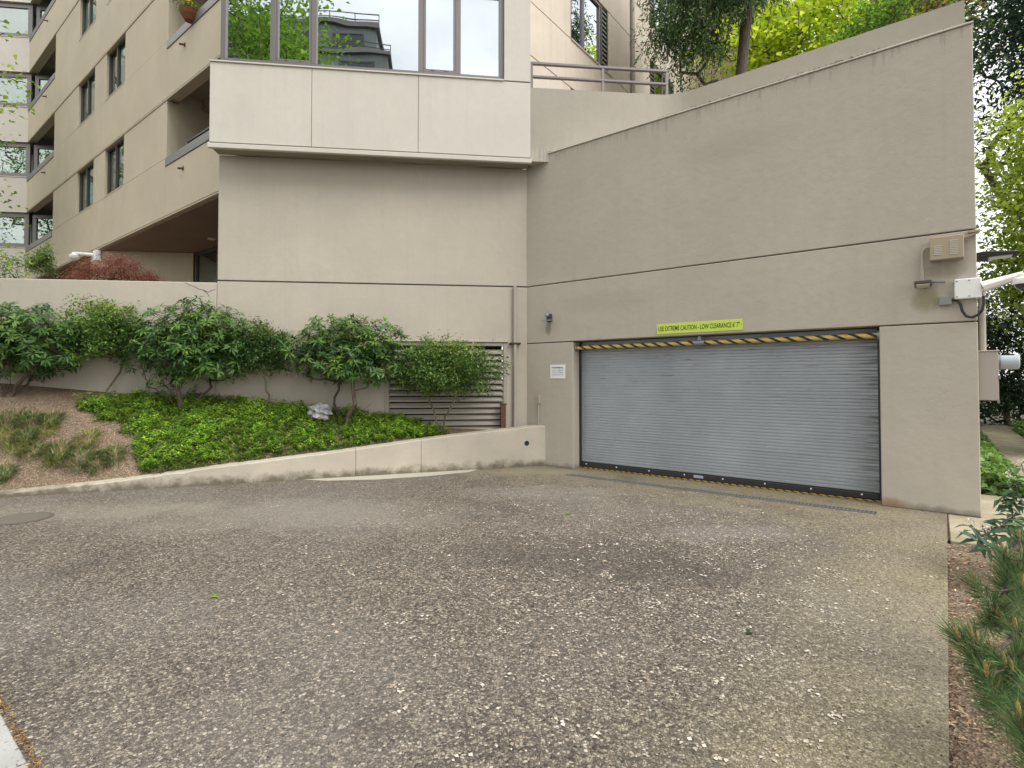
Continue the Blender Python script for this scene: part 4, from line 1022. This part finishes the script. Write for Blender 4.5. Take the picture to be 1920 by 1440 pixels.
m.add(a, [(0, 4, 5, 1), (1, 5, 6, 2), (2, 6, 7, 3), (3, 7, 4, 0), (0, 1, 2, 3), (7, 6, 5, 4)]); m.build('lens', mat('lens', (.6, .62, .55), .2), t)
MB().cyl(G.p(5.74, 2.60, .06), G.p(5.86, 2.585, .09), .015).build('knuckle', m_grey, t)
# security camera at the corner
t = empty('security_camera', G.p(6.03, 2.38, 0), 'white corner-mounted dome security camera on a long arm', 'camera')
MB().box(G, 5.935, 6.165, 2.385, 2.605, .001, .07).build('mount', m_white, t, .008)
m = MB(); a0 = K.p(.04, 2.50, .04); a1 = K.p(.37, 2.60, .05)
for i in range(1): m.cyl(a0, a1, .062, .034, n=8)
m.build('arm', m_white, t, smooth=True)
MB().lathe(K.p(.36, 2.60, .05), (0, 0, -1), [(0, .045), (.03, .05), (.05, .085), (.085, .09), (.105, .085)], 18).build('dome_housing', m_white, t, smooth=True)
MB().lathe(K.p(.36, 2.495, .05), (0, 0, -1), [(0, .068), (.03, .06), (.055, .035), (.065, .01)], 16).build('dome', mat('smoked_dome', (.05, .05, .055), .08), t, smooth=True)
for a, z in ((5.955, 2.58), (6.06, 2.58), (5.955, 2.41), (6.06, 2.41)):
    c = G.p(a, z, .07); MB().cyl(c, c+G.n*.004, .008, n=6).build('screw', m_grey, t)
cb_ = [G.p(5.91, 2.385, .025), G.p(5.95, 2.38, .03), G.p(5.985, 2.33, .04), G.p(6.0, 2.25, .045), G.p(6.03, 2.195, .05), G.p(6.08, 2.175, .05), G.p(6.13, 2.20, .05), G.p(6.165, 2.25, .05), G.p(6.18, 2.32, .045), G.p(6.18, 2.40, .04)]
MB().tube(cb_, .014, 8).build('cable', m_cable, t, smooth=True)
tag(MB().box(G, 5.797, 5.910, 2.33, 2.425, .001, .06).build('junction_box', m_grey, None, .005), 'small grey junction box left of the white camera', 'box')
# electric meter box on the garage side wall
t = empty('meter_box', RT.p(.25, 1.27, 0), 'grey electric meter box on the side wall round the corner', 'box')
MB().box(RT, .04, .42, 1.27, 1.80, .0, .165).box(RT, .03, .43, 1.80, 1.815, .0, .175).build('housing', m_pvc, t, .004)
MB().cyl(RT.p(.20, 1.685, .165), RT.p(.20, 1.685, .345), .078, n=20).build('meter', m_meter, t, .01, smooth=True)
MB().cyl(RT.p(.20, 1.685, .165), RT.p(.20, 1.685, .19), .088, n=20).build('meter_ring', m_galv, t)
MB().box(RT, .035, .05, 1.50, 1.54, .166, .18).build('latch', m_galv, t); MB().box(RT, .035, .05, 1.24, 1.28, .15, .17).build('latch', m_galv, t)
MB().cyl(RT.p(.09, 1.8, .04), RT.p(.09, 2.48, .04), .032, n=12).build('conduit', m_pipe, t, smooth=True)
t = empty('area_light', RT.p(.9, 2.95, 0), 'flat black area light jutting past the garage corner', 'lamp')
m = MB(); a = [RT.p(x, z, o) for x in (.75, 1.05) for z, o in ((3.02, .0), (3.03, .12), (2.995, .42), (2.975, .42), (2.955, .1), (2.95, .0))]
m.add(a, [(0, 6, 7, 1), (1, 7, 8, 2), (2, 8, 9, 3), (3, 9, 10, 4), (4, 10, 11, 5), (5, 11, 6, 0), (0, 1, 2, 3, 4, 5), (11, 10, 9, 8, 7, 6)]); m.build('housing', m_black, t, .008)
MB().box(RT, .8, 1.0, 2.958, 2.964, .15, .36).build('lens', m_white, t)
# floor cover in the driveway
t = empty('floor_cover', (-5.27, 5.85, .0), 'round metal cover set flush in the driveway at the left', 'cover')
MB().cyl((-5.27, 5.85, .001), (-5.27, 5.85, .006), .27, n=28).build('rim', mat('cover_rim', (.09, .08, .065), .85), t); MB().cyl((-5.27, 5.85, .002), (-5.27, 5.85, .009), .235, n=28).build('lid', mat('cover_lid', (.125, .112, .088), .9), t, .002)
# bare cement patch along the curb
cp = []
m = MB(); pts = [CURB.p(x, 0, y) for x, y in ((3.6, .001), (6.3, .001), (6.1, .20), (5.4, .34), (4.6, .36), (3.9, .20))]
struct(MB().prism([p[:2] for p in pts], .001, .004).build('cement_patch', mat('cement_patch', (.42, .39, .32), .9)))
# moss and leaf bits caught along the garage coping
rng = np.random.default_rng(45); n = 900; ca = rng.uniform(.1, 6.1, 26); a = np.clip(ca[rng.integers(0, 26, n)]+rng.normal(0, .12, n), .05, 6.1); oo = rng.uniform(-.06, .016, n)
pts = np.array([G.p(x, 0, o)[:2] for x, o in zip(a, oo)])
chips('coping_debris', pts[:, 0], pts[:, 1], np.full(n, 5.46)+rng.random(n)*.012, rng, 'dark moss and leaf bits along the top edge of the garage wall', [(.05, .045, .03), (.09, .075, .045), (.03, .03, .025), (.12, .11, .05)], .03)
# terrace railing
ra, rb = Vector((st.x, st.y, 0)), Vector((pc.x, pc.y, 0)); RL = Frame(ra, (rb-ra).normalized(), NM); ln = (rb-ra).length
t = empty('terrace_railing', RL.p(ln/2, PT, -.1), 'bronze two-rail metal railing on the terrace parapet', 'railing')
for a in (.03, 1.32, ln-.12): MB().box(RL, a-.025, a+.025, PT, PT+.465, -.13, -.08).build('post', m_frame2, t, .004)
for z in (.27, .465): MB().box(RL, 0.005, ln-.095, PT+z-.04 if z < .4 else PT+z, PT+z if z < .4 else PT+z+.045, -.135, -.075).build('rail', m_frame2, t, .006)
# white camera on the left facade pier
t = empty('pier_camera', A.p(-7.6, 4.9, 0), 'white dome camera on an arm fixed to the facade pier at left', 'camera')
MB().box(A, -7.62, -7.40, 4.86, 5.15, -.05, .10).build('mount', m_white, t, .01)
MB().cyl(A.p(-7.55, 5.02, .08), A.p(-8.0, 5.08, .42), .06, .035, n=8).build('arm', m_white, t, smooth=True)
MB().lathe(A.p(-8.0, 5.10, .42), (0, 0, -1), [(0, .06), (.05, .07), (.08, .13), (.14, .13), (.20, .09), (.23, .03)], 16).build('dome_housing', m_white, t, smooth=True)

# ================================================================== UPPER GARDEN PLANTS AND FLOWER BASKET
rng = np.random.default_rng(51)
def pix(u, v, Y):
    d = np.array([(u-960)/FPX, 0, 0]) - np.array([0, -math.sin(PITCH), math.cos(PITCH)])*(v-CY)/FPX + np.array([0, math.cos(PITCH), math.sin(PITCH)])
    return np.array([0, 0, EYE])+d*(Y/d[1])
c = pix(218, 512, 10.6)
t = empty('japanese_maple', (c[0], c[1], 2.72), 'low dome-shaped red laceleaf maple behind the garden wall', 'tree')
tips, d = blob_tips(rng, c-np.array([0, 0, .15]), (.76, .6, .46), 300, .6, .12, -.1)
p0, p1, r0, r1, dirs = skeleton(rng, [[(c[0], c[1], 2.7), (c[0]+.05, c[1], 2.9)]], tips, .003, .05)
V, F = tubes(p0, p1, r0, r1); npobj('trunk', V, F, m_bark, t)
n = 30; P = np.repeat(tips, n, 0)+rng.normal(0, .05, (len(tips)*n, 3)); D = np.repeat(nrm(d*np.array([1, 1, .2])), n, 0)+rng.normal(0, .45, P.shape)+np.array([0, 0, -.55])
V, F = leaves(P, D, rng.normal(0, .4, P.shape)+np.array([0, 0, 1]), .075, .009, .1, .3)
npobj('crown', V, F, m_leaf, t, np.repeat(tints(rng, len(P), [(.22, .075, .05), (.29, .115, .075), (.16, .055, .04), (.36, .19, .12)], .2), 5, 0))
def leaf_bush(name, label, cat, c, r, nt_, per, ln, wd, pal, base, m_=None, seed=1, group=None, spread=.07, trunk_r=.004, bark=None, lump=.25, shell=.4, zmin=-.6, crown='crown', trunkname='trunk', trunk=None, jit=.22, droop=.2):
    rng = np.random.default_rng(seed); t = empty(name, tuple(base), label, cat, group)
    tips, d = blob_tips(rng, np.array(c), r, nt_, shell, lump, zmin)
    p0, p1, r0, r1, dirs = skeleton(rng, [trunk or [tuple(base), tuple((np.array(base)*.6+np.array(c)*.4))]], tips, trunk_r, .06)
    V, F = tubes(p0, p1, r0, r1); npobj(trunkname, V, F, bark or m_bark, t, smooth=True)
    V, F, C = scatter_leaves(rng, tips, per, spread, ln, wd, pal, jit, droop); npobj(crown, V, F, m_ or m_leaf, t, C); return t
c = pix(78, 497, 11.0); leaf_bush('andromeda_shrub', 'upright yellow-green shrub behind the garden wall at far left', 'shrub', c, (.27, .25, .42), 60, 30, .075, .32, [(.10, .18, .04), (.16, .26, .06), (.22, .31, .09)], (c[0], c[1], 2.72), m_gloss, 52, spread=.05, trunkname='stems', crown='foliage')
c = pix(12, 505, 9.6); leaf_bush('azalea', 'dark twiggy shrub beyond the left end of the garden wall', 'shrub', c+np.array([-.2, 0, -.1]), (.45, .4, .35), 60, 26, .05, .45, GREEN_S, (c[0]-.2, c[1], 2.0), m_gloss, 53, spread=.06, trunkname='stems', crown='foliage')
bk = A.p(-1.25, SILL[1], .08)
t = empty('flower_basket', tuple(bk), 'brown basket of pansies hung on the upper balcony rail', 'basket')
MB().lathe(bk, (0, 0, 1), [(-.16, .10), (-.05, .17), (.05, .20), (.06, .185)], 16).build('basket', mat('coir', (.17, .07, .03), .95), t)
rng = np.random.default_rng(54); C0 = np.array(bk)+np.array([0, 0, .10])+rng.normal(0, 1, (70, 3))*np.array([.12, .10, .06])
v1 = scatter_leaves(rng, C0, 8, .04, .05, .6, [(.06, .14, .03), (.09, .18, .04)])
v2 = scatter_leaves(rng, C0[:26]+np.array([0, 0, .05]), 4, .02, .045, .9, [(.75, .50, .02), (.55, .38, .03), (.07, .06, .20)])
V, F, C = merge(v1, v2); tag(npobj('flowers', V, F, m_leaf, t, C), kind='stuff')

# ================================================================== TREES ON AND BEHIND THE TERRACE
TB = 5.42
# weeping conifer with dark foliage
rng = np.random.default_rng(61)
b = pix(1390, 140, 12.4); base = np.array([b[0], b[1], TB])
t = empty('weeping_conifer', tuple(base), 'dark green weeping conifer with bare curved trunk on the terrace', 'tree')
tr_ = [base, base+np.array([.03, 0, 1.5]), base+np.array([-.02, 0, 3.0]), base+np.array([.10, 0, 4.2]), base+np.array([.28, 0, 5.4]), base+np.array([.35, 0, 7.5])]
cc = base+np.array([-.25, 0, 5.6])
tips, d = blob_tips(rng, cc, (1.85, 1.6, 2.3), 230, .35, .2, -.85)
tips = tips[~((tips[:, 0] > base[0]+.15) & (tips[:, 2] < base[2]+5.6))]; d = nrm(tips-cc)
p0, p1, r0, r1, dirs = skeleton(rng, [tr_], tips, .008, .05, .3)
rmin = np.where((p1[:, 2] > 0) & (np.abs(p1[:, 0]-base[0]) < .5) & (np.linalg.norm(p1-p0, axis=1) > .9), .12, 0)
k_ = np.zeros(len(p0), bool); k_[:5] = True
r0 = np.where(k_, np.maximum(r0, .13), r0); r1 = np.where(k_, np.maximum(r1, .125), r1)
V, F = tubes(p0, p1, r0, r1, 8); npobj('trunk', V, F, m_bark, t, smooth=True)
# drooping sprays: strands hanging from tips
nst = 20; S0 = np.repeat(tips, nst, 0)+rng.normal(0, .22, (len(tips)*nst, 3)); Ls = rng.uniform(.25, .65, len(S0)); sd = nrm(rng.normal(0, .35, S0.shape)+np.array([0, 0, -.85])+.35*np.repeat(d, nst, 0)*np.array([1, 1, 0]))
nn = 11; f = np.tile(np.linspace(0, 1, nn), len(S0)); P = np.repeat(S0, nn, 0)+np.repeat(sd*Ls[:, None], nn, 0)*f[:, None]; P[:, 2] -= f**2*.10
D = np.repeat(sd, nn, 0)*.8+rng.normal(0, .5, P.shape); V, F = leaves(P, D, rng.normal(0, 1, P.shape), .12, .030, .1, .1)
cs = np.repeat(tints(rng, len(S0), [(.06, .115, .045), (.09, .165, .055), (.16, .26, .08), (.035, .07, .04)], .15), nn*5, 0)
npobj('crown', V, F, m_needle, t, cs)
YG = [(.38, .48, .03), (.46, .56, .04), (.52, .62, .06), (.28, .39, .03)]
MG = [(.13, .22, .035), (.19, .28, .045), (.09, .16, .03)]
def big_tree(name, label, base, cz, r, seed, pal, nt_=260, per=60, ln=.13, wd=.65, spread=.28, off=(0, 0), lump=.3, shell=.3, m_=None, group='trees behind the garage', zmin=-.8, trunk_r=.010):
    c = np.array([base[0]+off[0], base[1]+off[1], cz])
    return leaf_bush(name, label, 'tree', c, r, nt_, per, ln, wd, pal, base, m_, seed, group, spread, trunk_r, lump=lump, shell=shell, zmin=zmin)
b = pix(1520, 60, 17.5); big_tree('maple_tree', 'bright yellow-green maple rising behind the sloping parapet', (b[0], b[1], TB), 11.9, (3.4, 2.2, 3.0), 71, YG, 300, 30, .20, .85, .34)
b = pix(1700, 0, 18.5); big_tree('broadleaf_tree', 'mixed green tree behind the upper end of the parapet', (b[0], b[1], TB), 13.6, (2.2, 2.0, 2.4), 72, MG+[(.20, .13, .04)], 220, 46, .20, .65, .34)
b = K.p(-1.12, TB, -2.3); leaf_bush('fern_shrub', 'bright green shrub just showing over the parapet under the maple', 'shrub', (b.x, b.y, 6.98), (.50, .5, .36), 70, 26, .10, .34, [(.12, .24, .03), (.18, .32, .04), (.08, .17, .03)], (b.x, b.y, TB), m_leaf, 73, spread=.09, trunkname='stems', crown='foliage')
b = K.p(-.55, TB, -2.5); leaf_bush('twiggy_shrub', 'loose dark shrub with orange leaves at the right end of the parapet', 'shrub', (b.x, b.y, 7.2), (.65, .5, .6), 70, 20, .07, .5, [(.06, .11, .03), (.10, .15, .04), (.25, .14, .05)], (b.x, b.y, TB), m_leaf, 74, spread=.10, trunkname='stems', crown='foliage')
b = K.p(-3.75, TB, -2.3); leaf_bush('pieris_shrub', 'small reddish green shrub at the bend of the terrace parapet', 'shrub', (b.x, b.y, 6.68), (.42, .4, .25), 60, 26, .055, .45, [(.07, .10, .035), (.10, .14, .05), (.17, .10, .06)], (b.x, b.y, TB), m_gloss, 75, spread=.05, trunkname='stems', crown='foliage')
# right of the garage
b = K.p(3.0, 0, -12.5); big_tree('cedar_tree', 'tall dark blue-green tree beyond the garage corner', (b.x, b.y, 0), 11.3, (2.5, 2.5, 4.0), 81, [(.045, .085, .05), (.065, .115, .065), (.032, .06, .042)], 420, 60, .22, .36, .36, (0, 0), .3, .2, m_needle)
b = K.p(2.6, 0, -9.5); big_tree('birch_tree', 'light yellow-green leafy tree right of the garage corner', (b.x, b.y, 0), 5.7, (1.9, 1.9, 2.8), 82, [(.36, .46, .07), (.43, .52, .09), (.27, .37, .06)], 560, 60, .13, .75, .28)
b = K.p(6.0, 0, -15); big_tree('maple_tree', 'pale green tree far behind the path at the right edge', (b.x, b.y, 0), 7.5, (3.2, 3.0, 4.0), 83, [(.40, .50, .10), (.46, .56, .13)], 330, 60, .22, .8, .42)
b = K.p(1.9, 0, -7.2); leaf_bush('viburnum_hedge', 'glossy dark green hedge shrub beside the path below the pale tree', 'shrub', (b.x+.5, b.y-.1, 2.2), (1.2, 1.1, 2.1), 420, 44, .12, .48, [(.11, .20, .04), (.16, .27, .05), (.25, .36, .07), (.065, .13, .03)], (b.x+.5, b.y-.1, 0), m_gloss, 84, zmin=-1.1, spread=.13, trunkname='stems', crown='foliage', trunk_r=.006)
b = K.p(1.5, 0, -16.6); leaf_bush('laurel_hedge', 'dark laurel hedge closing the far end of the path', 'shrub', (b.x, b.y, 2.2), (3.4, 1.4, 2.9), 420, 44, .19, .45, [(.03, .06, .025), (.045, .085, .03), (.06, .11, .035)], (b.x, b.y, 0), m_gloss, 85, zmin=-1.1, spread=.2, trunkname='stems', crown='foliage', trunk_r=.008)
b = K.p(-1.0, 0, -18); leaf_bush('laurel_hedge', 'dark laurel hedge behind the side wall of the garage', 'shrub', (b.x, b.y, 2.6), (3.0, 1.4, 3.0), 260, 44, .19, .45, [(.03, .06, .025), (.045, .085, .03)], (b.x, b.y, 0), m_gloss, 86, zmin=-1.1, spread=.2, trunkname='stems', crown='foliage', trunk_r=.008)
# ivy strips
def ivy(name, label, la0, la1, d0, d1, n, seed, hz=.22):
    rng = np.random.default_rng(seed); la = rng.uniform(la0, la1, n); de = rng.uniform(d0, d1, n)
    P = np.array([K.p(a, 0, -d) for a, d in zip(la, de)]); P[:, 2] = rng.random(n)*hz*(1-.6*((la-la0)/(la1-la0))**2)
    D = rnd_dirs(rng, n); D[:, 2] = D[:, 2]*.4-.1; U = rng.normal(0, .45, (n, 3))+np.array([.1, -.35, 1]); l_ = rng.uniform(.05, .10, n)
    V, F = leaves(P, D, U, l_, l_*.85, .12, .2)
    return tag(npobj(name, V, F, m_gloss, None, np.repeat(tints(rng, n, [(.10, .20, .03), (.14, .26, .035), (.06, .13, .03), (.18, .30, .05)], .2), 5, 0)), label, 'ivy', kind='stuff')
ivy('ivy', 'bright ivy strip along the garage side wall', .04, .54, 1.65, 12, 9000, 91, .35)
ivy('ivy', 'ivy bank on the far side of the path', 1.42, 3.4, 4.5, 14.5, 9000, 92, .30)

# ================================================================== PINES AND VIBURNUM BESIDE THE DRIVEWAY
def mul_z(la): return -.035+.10*(1-math.exp(-la*1.2-.3))
def pine(base_k, shoots, seed, label):
    """shoots: list of (u, v, Y) tip positions; each shoot a stem, a candle and needles"""
    rng = np.random.default_rng(seed); b = K.p(base_k[0], mul_z(base_k[0]), base_k[1]); base = np.array(b)
    t = empty('mountain_pine', tuple(b), label, 'shrub', 'young pines beside the driveway')
    tips = np.array([pix(*s_) for s_ in shoots])
    p0, p1, r0, r1, dirs = skeleton(rng, [[base-np.array([0, 0, .03]), base+np.array([0, 0, .10])]], tips, .0045, .04, .3, 4)
    V, F = tubes(p0, p1, r0, r1, 6); npobj('branches', V, F, m_bark, t, smooth=True)
    Vs = []; 
    for tp, dr in zip(tips, dirs):
        ax = nrm(dr*.7+np.array([0, 0, .75])); L_ = rng.uniform(.22, .32); n = 420
        f = rng.random(n)**.8; P = tp - ax*(L_*f)[:, None]
        x = nrm(np.cross(ax, rng.normal(size=3))); y = np.cross(ax, x); a = rng.uniform(0, 6.28, n)
        sp = .35+.65*f
        D = (x*np.cos(a)[:, None]+y*np.sin(a)[:, None])*sp[:, None]+ax*(1.05-.75*f)[:, None]+np.array([0, 0, -.12])
        V, F = leaves(P, D, rng.normal(0, 1, P.shape), rng.uniform(.075, .125, n), .0034, .1, .12)
        Vs.append((V, F, np.repeat(tints(rng, n, [(.075, .16, .060), (.10, .20, .07), (.15, .25, .08), (.055, .115, .05), (.20, .17, .07)], .15), 5, 0)))
    V, F, C = merge(*Vs); npobj('needles', V, F, m_needle, t, C)
    for i, (tp, dr) in enumerate(zip(tips, dirs)):
        ax = Vector(nrm(dr*.2+np.array([0, 0, 1.])))
        for j in range(1 + (i % 3 == 1)):
            o = Vector(tp)+Vector((.016*j, -.01*j, -.01*j)); hgt = (.055 if j == 0 else .03)*(.8+.4*rng.random())
            MB().lathe(o, ax, [(-.01, .004), (hgt*.2, .0068), (hgt*.75, .006), (hgt, .002)], 8).build('candle', m_candle, t, smooth=True)
    return t
m_candle = mat('pine_candle', (.33, .22, .07), .8); g = NG(m_candle); g.col(g.ramp(g.noise(260, 2), [(.35, (.20, .13, .04)), (.65, (.44, .33, .13))]))
pine((.42, 2.35), [(1826, 1092, 2.62), (1868, 1150, 2.60), (1895, 1058, 2.75), (1912, 1010, 2.85), (1880, 1040, 2.7), (1918, 1100, 2.5), (1935, 1050, 2.6)], 95, 'young pine with pale candles nearest the corner slab')
pine((.20, 3.15), [(1797, 1196, 2.22), (1822, 1192, 2.20), (1905, 1178, 2.2), (1860, 1225, 2.15), (1885, 1245, 2.05), (1925, 1220, 2.05), (1850, 1265, 2.0), (1940, 1180, 2.2)], 96, 'bushy pine leaning over the driveway edge, middle of the three')
pine((.42, 3.95), [(1912, 1345, 1.75), (1945, 1320, 1.75), (1960, 1380, 1.7), (1935, 1290, 1.85), (1985, 1340, 1.75)], 97, 'low pine at the right edge nearest the camera')
# viburnum with white flower clusters
rng = np.random.default_rng(98); b = K.p(.22, mul_z(.2), 1.55); base = np.array(b)
t = empty('viburnum', tuple(b), 'leafy viburnum with small white flower heads at the garage corner', 'shrub')
tips = np.array([pix(*q) for q in ((1822, 985, 4.3), (1850, 1000, 4.2), (1838, 1012, 4.1), (1880, 985, 4.2), (1900, 960, 4.2), (1893, 900, 4.4), (1915, 870, 4.4), (1910, 920, 4.3), (1930, 940, 4.2), (1935, 890, 4.3), (1905, 1000, 4.0), (1870, 1030, 3.9), (1880, 930, 4.4), (1925, 985, 4.0))])
p0, p1, r0, r1, dirs = skeleton(rng, [[base, base+np.array([.02, 0, .08])]], tips, .003, .06); V, F = tubes(p0, p1, r0, r1); npobj('stems', V, F, m_bark, t)
T2 = np.concatenate([tips, tips-dirs*.09]); ax = nrm(np.concatenate([dirs, dirs])*.4+np.array([0, -.2, .9]))
V, F, C = rosettes(rng, T2, ax, 7, .12, .36, .05, [(.04, .085, .045), (.055, .11, .05), (.08, .14, .055)], .25); npobj('foliage', V, F, m_gloss, t, C)
P = np.concatenate([tips[i]+rng.normal(0, .014, (26, 3))+np.array([0, 0, .03]) for i in (0, 1, 6, 5)]); V, F = leaves(P, rnd_dirs(rng, len(P)), rnd_dirs(rng, len(P)), .016, .014, .2, .1)
tag(npobj('flowers', V, F, m_petal, t, np.repeat(tints(rng, len(P), [(.75, .70, .66), (.70, .60, .56)], .05), 5, 0)), kind='stuff')

# ================================================================== STREET TREE AND OPPOSITE BUILDING (seen at the frame edge and in the window glass)
rng = np.random.default_rng(111); base = np.array([-8.2, 1.8, 0.])
t = empty('street_maple', tuple(base), 'leafy street maple reaching in at the top left corner', 'tree')
tr_ = [base, base+np.array([.05, .1, 2.5]), base+np.array([.2, .1, 5.0]), base+np.array([.6, .2, 7.5]), base+np.array([1.2, .2, 10])]
tips, d = blob_tips(rng, base+np.array([1.6, .2, 10.2]), (3.6, 3.2, 3.8), 260, .35, .3, -.7)
hang = np.array([pix(*q) for q in ((8, 62, 7.0), (-20, 70, 6.8), (22, 148, 7.0), (48, 155, 7.1), (-10, 140, 6.8), (12, 190, 6.8), (30, 200, 6.9), (-20, 185, 6.7), (10, 482, 7.2), (-25, 470, 7.0), (36, 488, 7.3))])
tips = np.concatenate([tips, hang])
p0, p1, r0, r1, dirs = skeleton(rng, [tr_], tips, .006, .05, .3); k_ = np.zeros(len(p0), bool); k_[:4] = True
r0 = np.where(k_, np.maximum(r0, .14), r0); r1 = np.where(k_, np.maximum(r1, .11), r1)
V, F = tubes(p0, p1, r0, r1, 6); npobj('trunk', V, F, m_bark, t, smooth=True)
v1 = scatter_leaves(rng, tips[:-len(hang)], 60, .30, .13, .8, [(.10, .20, .025), (.15, .27, .03), (.20, .32, .04)]); v2 = scatter_leaves(rng, hang, 16, .085, .075, .75, [(.20, .30, .03), (.28, .38, .04), (.14, .24, .03)])
V, F, C = merge(v1, v2); npobj('crown', V, F, m_leaf, t, C)
big_tree('linden_tree', 'green tree beyond the left frame edge, mirrored in the facade windows', (-18.2, 15.6, 0), 9.0, (2.3, 2.3, 5.5), 112, [(.12, .24, .03), (.18, .32, .04), (.24, .36, .05)], 220, 40, .16, .75, .34, group=None)
big_tree('elm_tree', 'open-branched tree farther left, mirrored in the far bay windows', (-25.5, 8.5, 0), 12.0, (3.2, 3, 5.0), 113, [(.10, .19, .03), (.15, .25, .04)], 150, 26, .16, .7, .30, group=None, trunk_r=.014)
ob = empty('opposite_building', (-14, -30, 0), 'grey stepped apartment tower across the street, mirrored in the bay glass', 'building')
OB = Frame((-14, -24), (-1, -.15), (-.1, 1))
m_ob = stucco('opposite_render', (.22, .24, .235), bump=.2); m_tower = mat('tower_glass', (.04, .05, .055), .3)
for i, (x0, x1, z1, o) in enumerate(((-13.2, 12, 23.0, 0), (-12.2, 12, 26.5, -2), (-11.2, 12, 30.0, -4))):
    z0 = 0 if i == 0 else (23.0, 26.5)[i-1]
    MB().box(OB, x0, x1, z0, z1, -12, o).build('storey_block', m_ob, ob)
    MB().box(OB, x0-.3, x1, z1, z1+.35, -12, o+.3).build('cornice', m_frame2, ob)
    for j in range(5): window(OB, x0+1+j*4.2, x0+3.6+j*4.2, z1-2.2, z1-.5, [x0+2.3+j*4.2], ob, o=o+.03, fw=.12, gm=m_tower, back='dark')
    m = MB()
    for z in (.5, .95): m.box(OB, x0-.3, x1, z1+z, z1+z+.06, o+.15, o+.21)
    for j in range(12): m.box(OB, x0-.3+j*2, x0-.24+j*2, z1+.35, z1+1.0, o+.15, o+.21)
    m.build('roof_railing', m_frame, ob)
